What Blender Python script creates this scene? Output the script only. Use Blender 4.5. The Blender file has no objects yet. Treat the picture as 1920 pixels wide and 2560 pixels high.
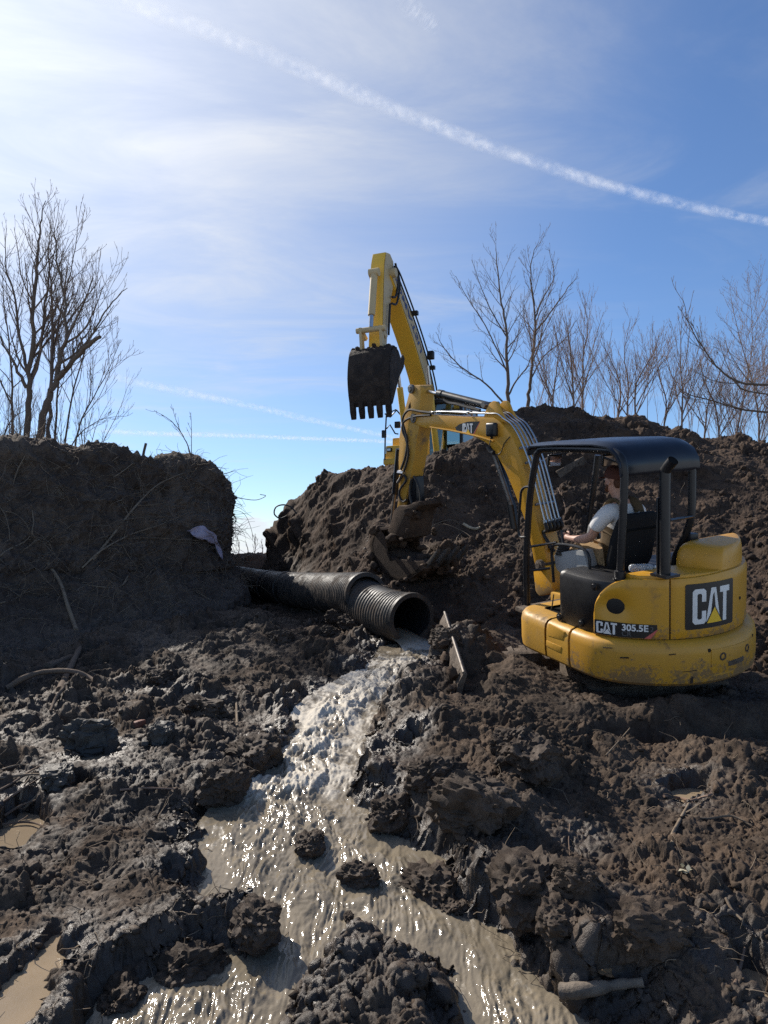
import bpy, bmesh, math, random
import numpy as np
from mathutils import Vector, Matrix
from mathutils.bvhtree import BVHTree

SC = bpy.context.scene
COL = SC.collection
rad = math.radians
random.seed(7)
RNG = np.random.default_rng(11)

# ------------------------------------------------------------------ camera
F = 1775.0                      # focal length in pixels of the 1920x2560 photograph
HZ = 1385.0                     # horizon row
CAM = np.array([0.0, 0.0, 1.6])
PITCH = math.atan((HZ - 1280) / F)
cam_d = bpy.data.cameras.new('camera')
cam = bpy.data.objects.new('camera', cam_d)
COL.objects.link(cam)
cam.location = CAM
cam.rotation_euler = (math.pi / 2 + PITCH, 0, 0)
cam_d.sensor_fit = 'VERTICAL'
cam_d.sensor_height = 36.0
cam_d.sensor_width = 27.0
cam_d.lens = 36.0 * F / 2560
cam_d.clip_start = 0.05
cam_d.clip_end = 30000
SC.camera = cam

# ------------------------------------------------------------------ light
SUN_AZ, SUN_EL = rad(-43), rad(38)      # azimuth left of the view direction
SUN = np.array([math.sin(SUN_AZ) * math.cos(SUN_EL), math.cos(SUN_AZ) * math.cos(SUN_EL), math.sin(SUN_EL)])
sun_d = bpy.data.lights.new('sun', 'SUN')
sun_d.energy = 4.9
sun_d.angle = rad(0.5)
sun_d.color = (1.0, 0.93, 0.83)
sun = bpy.data.objects.new('sun', sun_d)
COL.objects.link(sun)
sun.rotation_euler = Vector(SUN).to_track_quat('Z', 'Y').to_euler()
sun.location = (0, 0, 40)

SC.view_settings.view_transform = 'Standard'
SC.view_settings.look = 'None'
SC.view_settings.exposure = 0.45
SC.view_settings.gamma = 1.0
SC.view_settings.use_curve_mapping = False
SC.render.engine = 'CYCLES'
SC.cycles.use_denoising = False
SC.cycles.max_bounces = 8
SC.cycles.transparent_max_bounces = 16
SC.cycles.sample_clamp_indirect = 4.0


# ------------------------------------------------------------------ node helper
class N:
    def __init__(self, tree):
        self.t = tree

    def add(self, kind, ins=None, **props):
        n = self.t.nodes.new(kind)
        for k, v in props.items():
            setattr(n, k, v)
        for k, v in (ins or {}).items():
            if isinstance(v, bpy.types.NodeSocket):
                self.t.links.new(v, n.inputs[k])
            else:
                n.inputs[k].default_value = v
        return n

    def math(self, op, a, b=0.0, c=None, clamp=False):
        n = self.add('ShaderNodeMath', {0: a, 1: b}, operation=op, use_clamp=clamp)
        if c is not None:
            if isinstance(c, bpy.types.NodeSocket):
                self.t.links.new(c, n.inputs[2])
            else:
                n.inputs[2].default_value = c
        return n.outputs[0]

    def vmath(self, op, a, b=(0, 0, 0)):
        n = self.add('ShaderNodeVectorMath', {0: a, 1: b}, operation=op)
        return n.outputs['Value'] if op in ('DOT_PRODUCT', 'LENGTH') else n.outputs[0]

    def ramp(self, fac, lo, hi, a=0.0, b=1.0, smooth=True):
        return self.add('ShaderNodeMapRange', {'Value': fac, 'From Min': lo, 'From Max': hi, 'To Min': a, 'To Max': b},
                        interpolation_type='SMOOTHSTEP' if smooth else 'LINEAR').outputs[0]

    def mix(self, fac, a, b):
        n = self.add('ShaderNodeMix', data_type='RGBA')
        for k, v in ((0, fac), (6, a), (7, b)):
            if isinstance(v, bpy.types.NodeSocket):
                self.t.links.new(v, n.inputs[k])
            else:
                n.inputs[k].default_value = (*v, 1) if k > 0 and len(v) == 3 else v
        return n.outputs[2]

    def noise(self, vec, scale, detail=4, rough=.55, dist=0.0):
        return self.add('ShaderNodeTexNoise', {'Vector': vec, 'Scale': scale, 'Detail': detail, 'Roughness': rough,
                                               'Distortion': dist}).outputs['Fac']


# ------------------------------------------------------------------ sky
world = bpy.data.worlds.new('World')
SC.world = world
world.use_nodes = True
nt = world.node_tree
nt.nodes.clear()
n = N(nt)
sky = n.add('ShaderNodeTexSky', sky_type='NISHITA', sun_disc=False, sun_elevation=SUN_EL, sun_rotation=SUN_AZ,
            altitude=600.0, air_density=1.1, dust_density=0.12, ozone_density=4.5)
dirv = n.add('ShaderNodeTexCoord').outputs['Generated']
sep = n.add('ShaderNodeSeparateXYZ', {0: dirv})
zz = n.math('MAXIMUM', sep.outputs[2], 0.03)
flat = n.add('ShaderNodeCombineXYZ', {0: n.math('DIVIDE', sep.outputs[0], zz), 1: n.math('DIVIDE', sep.outputs[1], zz), 2: 0.0}).outputs[0]
cosang = n.vmath('DOT_PRODUCT', dirv, tuple(SUN))
mp = n.add('ShaderNodeMapping', {'Vector': flat, 'Rotation': (0, 0, rad(-28)), 'Scale': (0.8, 1.5, 1)}).outputs[0]
c1 = n.noise(mp, 1.3, 7, .62, .8)
c2 = n.noise(flat, .5, 3, .5, .4)
cir = n.math('MULTIPLY', n.ramp(c1, .42, .85), n.ramp(c2, .38, .70))
near_sun = n.ramp(cosang, .55, 1.0)
veil = n.math('ADD', n.math('MULTIPLY', cir, .70), n.math('MULTIPLY', near_sun, n.math('ADD', .30, n.math('MULTIPLY', c1, .74))))
veil = n.math('MULTIPLY', n.math('MINIMUM', veil, .85), n.ramp(sep.outputs[2], .06, .40, .30, 1.0))
glow = n.math('ADD', 5.2, n.math('MULTIPLY', n.math('POWER', n.math('MAXIMUM', cosang, 0.0), 9.0), 5.0))
cloudcol = n.add('ShaderNodeVectorMath', {0: (.97, 1.0, 1.05), 3: glow}, operation='SCALE').outputs[0]
skyc = n.vmath('MULTIPLY', sky.outputs[0], (.88, .95, 1.06))
skymix = n.mix(veil, skyc, cloudcol)
# low bank of cloud along the horizon
bn = n.noise(n.add('ShaderNodeMapping', {'Vector': dirv, 'Scale': (4, 4, 22)}).outputs[0], 5.0, 6, .6)
top = n.math('SUBTRACT', n.math('ADD', .047, n.math('MULTIPLY', n.math('SUBTRACT', bn, .5), .05)), sep.outputs[2])
bank = n.math('MULTIPLY', n.ramp(top, -.004, .008), n.ramp(bn, .2, .6, .5, .9))
skymix = n.mix(bank, skymix, (6.2, 6.6, 7.2))
bg = n.add('ShaderNodeBackground', {'Color': skymix, 'Strength': 0.098})
n.add('ShaderNodeOutputWorld', {'Surface': bg.outputs[0]})


# ------------------------------------------------------------------ pixels of the photograph -> points in the place
FW = np.array([0, math.cos(PITCH), math.sin(PITCH)])
UP = np.array([0, -math.sin(PITCH), math.cos(PITCH)])
RT = np.array([1.0, 0, 0])


def ray(px, py):
    d = FW * F + RT * (px - 960) - UP * (py - 1280)
    return d / np.linalg.norm(d)


def at(px, py, Y):
    d = ray(px, py)
    return CAM + d * (Y / d[1])


# ------------------------------------------------------------------ numpy noise
_perm = np.random.default_rng(3).permutation(256).astype(np.int32)
_perm = np.concatenate([_perm, _perm, _perm[:2]])
_g3 = np.random.default_rng(5).normal(size=(256, 3))
_g3 = (_g3 / np.linalg.norm(_g3, axis=1, keepdims=True)).astype(np.float32)


def perlin(P, f=1.0, off=0.0):
    P = np.asarray(P, np.float32) * np.float32(f) + np.float32(off)
    I = np.floor(P)
    fr = P - I
    I = I.astype(np.int32) & 255
    u = fr * fr * fr * (fr * (fr * 6 - 15) + 10)
    res = 0
    for dx in (0, 1):
        wx = u[:, 0] if dx else 1 - u[:, 0]
        px = _perm[(I[:, 0] + dx) & 255]
        for dy in (0, 1):
            wy = u[:, 1] if dy else 1 - u[:, 1]
            py = _perm[px + ((I[:, 1] + dy) & 255)]
            for dz in (0, 1):
                wz = u[:, 2] if dz else 1 - u[:, 2]
                g = _g3[_perm[py + ((I[:, 2] + dz) & 255)]]
                dot = g[:, 0] * (fr[:, 0] - dx) + g[:, 1] * (fr[:, 1] - dy) + g[:, 2] * (fr[:, 2] - dz)
                res = res + wx * wy * wz * dot
    return res * 1.5


def fbm(P, f, octs=3, off=0.0, gain=.5):
    s, a = 0, 1.0
    for k in range(octs):
        s = s + a * perlin(P, f * 2.03 ** k, off + 7.3 * k)
        a *= gain
    return s


def hash2(ix, iy, s):
    h = (ix.astype(np.uint32) * np.uint32(374761393)) ^ (iy.astype(np.uint32) * np.uint32(668265263)) ^ np.uint32((s * 2246822519) & 0xffffffff)
    h = (h ^ (h >> np.uint32(13))) * np.uint32(1274126177)
    h = h ^ (h >> np.uint32(16))
    return h


def u01(h, k):
    h = (h ^ np.uint32((k * 2654435761) & 0xffffffff)) * np.uint32(2246822519)
    h = h ^ (h >> np.uint32(15))
    return (h & np.uint32(0xffff)).astype(np.float32) / 65535.0


def clods(x, y, f, seed, density=.8, power=1.6):
    """rounded, slightly blocky lumps scattered one to a cell; height in metres for a cell of 1/f"""
    X = x * f
    Y = y * f
    ix = np.floor(X).astype(np.int64)
    iy = np.floor(Y).astype(np.int64)
    best = np.zeros_like(X)
    for dx in (-1, 0, 1):
        for dy in (-1, 0, 1):
            cx = ix + dx
            cy = iy + dy
            h = hash2(cx & 0xffffff, cy & 0xffffff, seed)
            fx = cx + .15 + .7 * u01(h, 1)
            fy = cy + .15 + .7 * u01(h, 2)
            r = .38 + .42 * u01(h, 3)
            a = 3.1416 * u01(h, 4)
            ca, sa = np.cos(a), np.sin(a)
            ex = ((X - fx) * ca + (Y - fy) * sa) / r
            ey = (-(X - fx) * sa + (Y - fy) * ca) / (r * (.6 + .4 * u01(h, 5)))
            d = (np.abs(ex) ** 2.6 + np.abs(ey) ** 2.6)
            tilt = 1 + .55 * ex * (u01(h, 8) - .5) * 2
            v = np.clip(1 - d, 0, 1) ** .36 * r * (.35 + .65 * u01(h, 6) ** power) * np.clip(tilt, .2, 2)
            v = np.where(u01(h, 7) < density, v, 0)
            best = np.maximum(best, v)
    return best / f


def sstep(a, b, x):
    t = np.clip((x - a) / (b - a), 0, 1)
    return t * t * (3 - 2 * t)


def mud_relief(P, rough, s=0.0):
    """height of broken, clumpy wet earth at points P (n,3)"""
    w = P + .07 * np.stack([perlin(P, 3.1, 11 + s), perlin(P, 3.1, 31 + s), 0 * P[:, 0]], 1)
    w = w + .022 * np.stack([perlin(P, 13, 15 + s), perlin(P, 13, 35 + s), 0 * P[:, 0]], 1) + .008 * np.stack([perlin(P, 41, 16), perlin(P, 41, 36), 0 * P[:, 0]], 1)
    big = .05 * fbm(P, 1.5, 2, 3 + s) + .045 * (1 - 2.2 * np.abs(perlin(w, 2.4, 5 + s)))
    x, y = w[:, 0], w[:, 1]
    yz = y + .6 * w[:, 2]
    k = int(s)
    zone = np.clip(.50 + 1.5 * perlin(P, 1.9, 63 + s), .06, 1.2)          # cloddy here, smeared there
    cl = clods(x, yz, 2.6, 1 + k, .5, 1.8) * .42 * zone
    cl = np.maximum(cl, clods(x + .3, yz, 6.0, 2 + k, .7) * .80 * zone + cl * .6)
    cl = cl + clods(x + .1, yz, 12.0, 3 + k, .5) * .85 * (.2 + .8 * zone)
    cl = cl + clods(x + .7, yz, 25.0, 4 + k, .5) * .80 * (.25 + .75 * zone)
    cl = cl + clods(x + .4, yz, 52.0, 5 + k, .6) * .75 * (.3 + .7 * zone)
    fine = .013 * (np.abs(perlin(w, 15, 9)) * 2 - .6) + .009 * (np.abs(perlin(w, 33, 19)) * 2 - .6) + .005 * perlin(w, 78, 29)
    sl = np.stack([P[:, 0] * .77 + P[:, 1] * .64, (P[:, 1] * .77 - P[:, 0] * .64) * .10, P[:, 2] * .1], 1)
    fine = fine + .014 * perlin(sl, 24, 81) * (1 - sstep(.15, .5, zone))          # drag marks where a bucket has smeared it
    return (big * .7 + cl - .045) * rough + fine * np.clip(.35 + .65 * rough, 0, 1.3)


# ------------------------------------------------------------------ thin-plate interpolation of the lie of the land
class TPS:
    def __init__(self, pts, lam=.002):
        pts = np.array(pts, float)
        self.c = self.uv(pts[:, 0], pts[:, 1])
        z = pts[:, 2]
        nn = len(z)
        K = self.k(np.linalg.norm(self.c[:, None] - self.c[None], axis=2)) + lam * np.eye(nn)
        Pm = np.concatenate([np.ones((nn, 1)), self.c], 1)
        A = np.block([[K, Pm], [Pm.T, np.zeros((3, 3))]])
        self.w = np.linalg.solve(A, np.concatenate([z, np.zeros(3)]))

    @staticmethod
    def uv(x, Y):
        return np.stack([3.2 * x / Y, 2.6 * np.log(Y)], -1)

    @staticmethod
    def k(r):
        return r * r * np.log(r + 1e-9)

    def __call__(self, x, Y):
        """evaluate on a coarse grid in (tan, log Y), then bilinear"""
        q = self.uv(x, Y)
        lo = q.min(0) - 1e-3
        hi = q.max(0) + 1e-3
        nu, nv = 160, 170
        gu = np.linspace(lo[0], hi[0], nu)
        gv = np.linspace(lo[1], hi[1], nv)
        G = np.stack(np.meshgrid(gu, gv, indexing='ij'), -1).reshape(-1, 2)
        d = np.sqrt(((G[:, None, :] - self.c[None]) ** 2).sum(-1))
        Z = (self.k(d) @ self.w[:-3] + self.w[-3] + G @ self.w[-2:]).reshape(nu, nv)
        fu = (q[..., 0] - lo[0]) / (hi[0] - lo[0]) * (nu - 1)
        fv = (q[..., 1] - lo[1]) / (hi[1] - lo[1]) * (nv - 1)
        iu = np.clip(fu.astype(int), 0, nu - 2)
        iv = np.clip(fv.astype(int), 0, nv - 2)
        a = fu - iu
        b = fv - iv
        return Z[iu, iv] * (1 - a) * (1 - b) + Z[iu + 1, iv] * a * (1 - b) + Z[iu, iv + 1] * (1 - a) * b + Z[iu + 1, iv + 1] * a * b


# ------------------------------------------------------------------ mesh building
def link(o, parent=None):
    COL.objects.link(o)
    if parent is not None:
        o.parent = parent
    return o


def tag(o, label=None, cat=None, group=None, kind=None):
    if label:
        o['label'] = label
    if cat:
        o['category'] = cat
    if group:
        o['group'] = group
    if kind:
        o['kind'] = kind
    return o


def np_mesh(name, V, Fq, mat, parent=None, smooth=True, attrs=None):
    """fast mesh from numpy arrays; Fq (m,4) or (m,3)"""
    me = bpy.data.meshes.new(name)
    V = np.ascontiguousarray(V, np.float32)
    Fq = np.ascontiguousarray(Fq, np.int32)
    k = Fq.shape[1]
    me.vertices.add(len(V))
    me.vertices.foreach_set('co', V.ravel())
    me.loops.add(Fq.size)
    me.loops.foreach_set('vertex_index', Fq.ravel())
    me.polygons.add(len(Fq))
    me.polygons.foreach_set('loop_start', np.arange(0, Fq.size, k, dtype=np.int32))
    me.polygons.foreach_set('use_smooth', np.full(len(Fq), smooth))
    for an, av in (attrs or {}).items():
        a = me.attributes.new(an, 'FLOAT', 'POINT')
        a.data.foreach_set('value', np.ascontiguousarray(av, np.float32))
    me.update(calc_edges=True)
    me.materials.append(mat)
    o = bpy.data.objects.new(name, me)
    return link(o, parent)


def grid_faces(nr, nc):
    i = np.arange((nr - 1) * nc).reshape(nr - 1, nc)[:, :-1].ravel()
    return np.stack([i, i + 1, i + nc + 1, i + nc], 1)


class MB:
    """collects shapes; build() links them as ONE mesh object"""

    def __init__(self):
        self.V = []
        self.F = []

    def add(self, V, Fs):
        b = len(self.V)
        self.V += [tuple(float(c) for c in v) for v in V]
        self.F += [tuple(i + b for i in f) for f in Fs]
        return self

    def box(self, c, s, rot=None):
        V = []
        for sx in (-.5, .5):
            for sy in (-.5, .5):
                for sz in (-.5, .5):
                    v = Vector((sx * s[0], sy * s[1], sz * s[2]))
                    if rot is not None:
                        v = rot @ v
                    V.append(v + Vector(c))
        return self.add(V, [(0, 1, 3, 2), (4, 6, 7, 5), (0, 4, 5, 1), (2, 3, 7, 6), (0, 2, 6, 4), (1, 5, 7, 3)])

    def tube(self, pts, r, n=8, caps=True):
        P = [Vector(p) for p in pts]
        m = len(P)
        rs = r if hasattr(r, '__len__') else [r] * m
        V = []
        Fs = []
        up = None
        for i in range(m):
            t = (P[min(i + 1, m - 1)] - P[max(i - 1, 0)])
            t = t.normalized() if t.length > 1e-9 else Vector((0, 0, 1))
            if up is None:
                up = t.orthogonal().normalized()
            up = (up - t * up.dot(t))
            up = up.normalized() if up.length > 1e-6 else t.orthogonal().normalized()
            sd = t.cross(up)
            for k in range(n):
                a = 2 * math.pi * k / n
                V.append(P[i] + (up * math.cos(a) + sd * math.sin(a)) * rs[i])
        for i in range(m - 1):
            for k in range(n):
                k2 = (k + 1) % n
                Fs.append((i * n + k, i * n + k2, (i + 1) * n + k2, (i + 1) * n + k))
        if caps:
            Fs.append(tuple(range(n))[::-1])
            Fs.append(tuple((m - 1) * n + k for k in range(n)))
        return self.add(V, Fs)

    def prism(self, A, B):
        """closed outline A (3-D points) joined to outline B"""
        m = len(A)
        Fs = [tuple(range(m))[::-1], tuple(m + k for k in range(m))]
        for k in range(m):
            k2 = (k + 1) % m
            Fs.append((k, k2, m + k2, m + k))
        return self.add(list(A) + list(B), Fs)

    def loft(self, rings, closed=True, cap0=False, cap1=False):
        m = len(rings[0])
        V = [v for r in rings for v in r]
        Fs = []
        for i in range(len(rings) - 1):
            for k in range(m if closed else m - 1):
                k2 = (k + 1) % m
                Fs.append((i * m + k, i * m + k2, (i + 1) * m + k2, (i + 1) * m + k))
        if cap0:
            Fs.append(tuple(range(m))[::-1])
        if cap1:
            Fs.append(tuple((len(rings) - 1) * m + k for k in range(m)))
        return self.add(V, Fs)

    def disc_stack(self, c, axis, prof, n=16):
        """lathe: prof = [(radius, height along axis)]"""
        ax = Vector(axis).normalized()
        e = ax.orthogonal().normalized()
        g = ax.cross(e)
        rings = []
        for r, h in prof:
            rings.append([Vector(c) + ax * h + (e * math.cos(2 * math.pi * k / n) + g * math.sin(2 * math.pi * k / n)) * r for k in range(n)])
        return self.loft(rings, True, True, True)

    def build(self, name, mat, parent=None, bevel=0.0, seg=2, smooth=40, sub=0):
        me = bpy.data.meshes.new(name)
        me.from_pydata(self.V, [], self.F)
        me.validate()
        bm = bmesh.new()
        bm.from_mesh(me)
        bmesh.ops.recalc_face_normals(bm, faces=bm.faces)
        if bevel > 0:
            es = [e for e in bm.edges if len(e.link_faces) == 2 and e.calc_face_angle(0) > rad(28)]
            if es:
                bmesh.ops.bevel(bm, geom=es, offset=bevel, segments=seg, affect='EDGES', profile=.6, clamp_overlap=True)
        bm.to_mesh(me)
        bm.free()
        for p in me.polygons:
            p.use_smooth = True
        if smooth < 180:
            me.set_sharp_from_angle(angle=rad(smooth))
        me.materials.append(mat)
        o = bpy.data.objects.new(name, me)
        link(o, parent)
        if sub:
            md = o.modifiers.new('subdivision', 'SUBSURF')
            md.levels = md.render_levels = sub
        return o


def spline(pts, k=6):
    """Catmull-Rom through points, k steps per span"""
    P = [np.array(p, float) for p in pts]
    if len(P) < 3:
        return P
    P = [2 * P[0] - P[1]] + P + [2 * P[-1] - P[-2]]
    out = []
    for i in range(1, len(P) - 2):
        for j in range(k):
            t = j / k
            a, b, c, d = P[i - 1], P[i], P[i + 1], P[i + 2]
            out.append(.5 * ((2 * b) + (c - a) * t + (2 * a - 5 * b + 4 * c - d) * t * t + (3 * b - a - 3 * c + d) * t ** 3))
    out.append(P[-2])
    return out


def empty(name, loc=(0, 0, 0), mw=None):
    o = bpy.data.objects.new(name, None)
    o.empty_display_size = .2
    link(o)
    if mw is not None:
        o.matrix_world = mw
    else:
        o.location = loc
    return o


# ------------------------------------------------------------------ materials
def pbr(name, base, rough=.5, metal=0.0, spec=.5, var=None, bump=None, dirt=None, coat=0.0, coord='Object', splash=None, scratch=False):
    m = bpy.data.materials.new(name)
    m.use_nodes = True
    m.node_tree.nodes.clear()
    n = N(m.node_tree)
    tc = n.add('ShaderNodeTexCoord').outputs[coord]
    col = (*base, 1.0)
    rg = rough
    if var:
        sc, amt, c2 = var
        f = n.ramp(n.noise(tc, sc, 5, .6), .38, .68, 0, amt)
        col = n.mix(f, base, c2)
    if dirt:
        sc, lo, hi, dc = dirt
        f = n.ramp(n.noise(tc, sc, 7, .68), lo, hi)
        col = n.mix(f, col if isinstance(col, bpy.types.NodeSocket) else base, dc)
        rg = n.math('ADD', rough, n.math('MULTIPLY', f, .85 - rough))
    if scratch:      # fine scratches and dark chips
        a = n.noise(n.add('ShaderNodeMapping', {'Vector': tc, 'Rotation': (.3, .2, .4), 'Scale': (2.2, 2.2, 46)}).outputs[0], 2.0, 4, .6, .6)
        f = n.math('MULTIPLY', n.ramp(a, .66, .70), n.ramp(n.noise(tc, 2.7, 3, .5), .5, .62), clamp=True)
        f = n.math('MAXIMUM', f, n.ramp(n.noise(tc, 24, 3, .5), .735, .76))
        col = n.mix(n.math('MULTIPLY', f, .8), col, (.10, .062, .03))
    if splash:       # mud thrown up from below: thick at the lower edge, thinning out in spots upward
        zt, zb, sc_ = splash
        zc = n.add('ShaderNodeSeparateXYZ', {0: tc}).outputs[2]
        hgt_ = n.ramp(zc, zt, zb, 0, 1, False)
        f = n.ramp(n.math('ADD', n.math('MULTIPLY', hgt_, .26), n.math('ADD', n.math('MULTIPLY', n.noise(tc, 5, 6, .7), .55), n.math('MULTIPLY', n.noise(tc, 30, 4, .7), .45))), .63, .74)
        col = n.mix(n.math('MULTIPLY', f, .75), col, sc_)
        rg = n.math('ADD', rg, n.math('MULTIPLY', f, .35), clamp=True)
    rn = n.noise(tc, 9.0, 4, .6)
    rg = n.math('ADD', rg, n.math('MULTIPLY', n.math('SUBTRACT', rn, .5), .22), clamp=True)
    b = n.add('ShaderNodeBsdfPrincipled', {'Base Color': col, 'Roughness': rg, 'Metallic': metal, 'Specular IOR Level': spec, 'Coat Weight': coat})
    if bump:
        sc, st, ds = bump
        bn = n.add('ShaderNodeBump', {'Height': n.noise(tc, sc, 6, .65), 'Strength': st, 'Distance': ds})
        m.node_tree.links.new(bn.outputs[0], b.inputs['Normal'])
    n.add('ShaderNodeOutputMaterial', {'Surface': b.outputs[0]})
    return m


def mud_material(name, dry, damp, wetc, fine=1.0):
    m = bpy.data.materials.new(name)
    m.use_nodes = True
    m.node_tree.nodes.clear()
    n = N(m.node_tree)
    tc = n.add('ShaderNodeTexCoord').outputs['Object']
    wet = n.add('ShaderNodeAttribute', attribute_name='wet').outputs['Fac']
    a = n.noise(tc, 1.1, 4, .6)
    b_ = n.noise(tc, 6.0, 6, .65)
    g = n.noise(tc, 42.0, 5, .7)
    col = n.mix(n.ramp(n.math('ADD', n.math('MULTIPLY', a, .5), n.math('MULTIPLY', b_, .5)), .40, .62), damp, dry)
    col = n.mix(n.ramp(g, .35, .7, 0, .5), col, tuple(.62 * c for c in damp))
    pale = n.ramp(n.noise(tc, 3.3, 6, .7), .60, .74, 0, .45)
    col = n.mix(pale, col, tuple(min(1, 1.45 * c) for c in dry))
    w = n.math('MULTIPLY', wet, n.ramp(n.noise(tc, 2.3, 5, .6), .30, .58), clamp=True)
    col = n.mix(n.math('MULTIPLY', w, .8), col, wetc)
    rg = n.math('SUBTRACT', .93, n.math('MULTIPLY', w, .62))
    rg = n.math('ADD', rg, n.math('MULTIPLY', n.math('SUBTRACT', g, .5), .35), clamp=True)
    h = n.math('ADD', n.math('MULTIPLY', n.noise(tc, 70, 6, .72), .7), n.math('MULTIPLY', n.noise(tc, 260, 3, .6), .22))
    bn = n.add('ShaderNodeBump', {'Height': h, 'Strength': .75, 'Distance': .011 * fine})
    b = n.add('ShaderNodeBsdfPrincipled', {'Base Color': col, 'Roughness': rg, 'Specular IOR Level': n.math('ADD', .22, n.math('MULTIPLY', w, .28)), 'Normal': bn.outputs[0]})
    n.add('ShaderNodeOutputMaterial', {'Surface': b.outputs[0]})
    return m


def water_material(name, base, deep, wave=1.0):
    m = bpy.data.materials.new(name)
    m.use_nodes = True
    m.node_tree.nodes.clear()
    n = N(m.node_tree)
    tc = n.add('ShaderNodeTexCoord').outputs['Object']
    foam = n.add('ShaderNodeAttribute', attribute_name='foam').outputs['Fac']
    fn = n.noise(tc, 34, 7, .75, 1.2)
    f = n.ramp(n.math('ADD', foam, n.math('MULTIPLY', n.math('SUBTRACT', fn, .5), .9)), .38, .90, 0, .92)
    col = n.mix(n.ramp(n.noise(tc, 2.5, 4, .6), .35, .65), base, deep)
    col = n.mix(f, col, (.56, .51, .43))
    h = n.math('ADD', n.noise(n.add('ShaderNodeMapping', {'Vector': tc, 'Scale': (1.0, .6, 1)}).outputs[0], 17, 5, .6, .5),
               n.math('MULTIPLY', n.noise(tc, 60, 4, .6), .35))
    bn = n.add('ShaderNodeBump', {'Height': h, 'Strength': .30 * wave, 'Distance': .012})
    b = n.add('ShaderNodeBsdfPrincipled', {'Base Color': col, 'Roughness': n.math('ADD', .10, n.math('MULTIPLY', f, .72)), 'IOR': 1.33, 'Specular IOR Level': n.math('SUBTRACT', .5, n.math('MULTIPLY', f, .4)), 'Normal': bn.outputs[0]})
    n.add('ShaderNodeOutputMaterial', {'Surface': b.outputs[0]})
    return m


MUD_DRY, MUD_DAMP, MUD_WET = (.106, .072, .048), (.041, .028, .019), (.030, .022, .016)
M_ground = mud_material('mud', MUD_DRY, MUD_DAMP, MUD_WET)
M_mound = mud_material('spoil', (.094, .061, .041), (.040, .026, .018), (.032, .022, .017))
M_bank = mud_material('bank_soil', (.122, .092, .070), (.058, .043, .034), (.040, .031, .025))
M_water = water_material('muddy_water', (.240, .200, .145), (.165, .138, .100))
M_puddle = water_material('puddle_water', (.27, .205, .135), (.22, .17, .115), .25)

# ------------------------------------------------------------------ the lie of the land
ZW_Y = np.array([1.5, 2.0, 2.5, 3.0, 3.7, 4.2, 5.2, 6.3, 7.2, 7.9, 8.6, 9.5])
ZW_Z = np.array([-.52, -.44, -.34, -.22, -.12, -.06, .08, .27, .38, .46, .52, .56])


def zw(Y):
    return np.interp(Y, ZW_Y, ZW_Z)


def on_water(px, py):
    """where the line of sight meets the stream's surface"""
    d = ray(px, py)
    lo, hi = 1.6, 9.4
    for _ in range(40):
        Y = .5 * (lo + hi)
        z = CAM[2] + d[2] / d[1] * Y
        if z > zw(Y):
            lo = Y
        else:
            hi = Y
    return (d[0] / d[1] * Y, Y)


G_PX = [  # (column, row, distance) of points of the ground read off the photograph
    (1120, 1570, 8.2), (1070, 1620, 7.9), (1088, 1568, 7.35), (1084, 1608, 6.9), (1100, 1664, 6.25), (1130, 1712, 5.72), (1205, 1590, 7.0), (1255, 1615, 6.6), (1120, 1740, 5.9), (1200, 1560, 7.6), (1240, 1770, 5.3), (1050, 1860, 5.0), (1400, 1905, 4.6), (1300, 1955, 4.3),
    (1450, 2085, 3.9), (1600, 1960, 4.5), (1720, 1990, 4.4), (1850, 1900, 4.7), (1900, 2010, 4.2), (1200, 2085, 3.75), (1100, 1965, 4.25),
    (960, 1900, 4.75), (1150, 2200, 3.45), (1300, 2255, 3.3), (1500, 2300, 3.1), (1400, 2200, 3.45), (1500, 2400, 2.95), (1800, 2250, 3.2), (1870, 2430, 2.9),
    (1700, 2500, 2.75), (2100, 2300, 3.1), (2200, 2000, 4.2), (1620, 2130, 3.7), (1750, 2120, 3.75),
    (700, 1590, 8.0), (900, 1640, 7.9), (980, 1650, 7.9), (600, 1545, 9.4), (450, 1600, 8.0), (500, 1685, 7.0), (800, 1690, 7.1), (650, 1755, 6.3), (450, 1770, 5.9),
    (600, 1860, 5.4), (300, 1700, 6.8), (100, 1720, 6.5), (230, 1830, 5.5), (150, 1950, 4.7), (50, 2080, 4.15), (400, 1950, 4.7), (500, 2080, 4.05),
    (300, 2150, 3.75), (600, 2180, 3.6), (200, 2300, 3.3), (400, 2300, 3.2), (650, 2285, 3.1), (560, 2260, 3.2), (450, 2250, 3.3), (500, 2385, 2.93), (620, 2360, 2.98), (60, 2350, 3.1), (300, 2470, 2.75),
    (150, 2500, 2.75), (0, 2480, 2.8), (-300, 2300, 3.2), (-300, 1900, 4.9), (-400, 1720, 6.4),
    (950, 2378, 3.0), (870, 2378, 3.0), (1050, 2425, 2.9), (900, 2510, 2.72), (1120, 2480, 2.72), (1000, 2560, 2.6), (300, 1560, 8.8), (150, 1610, 8.0), (0, 1650, 7.4),
    (550, 1520, 10.0), (450, 1540, 9.6)]
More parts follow.
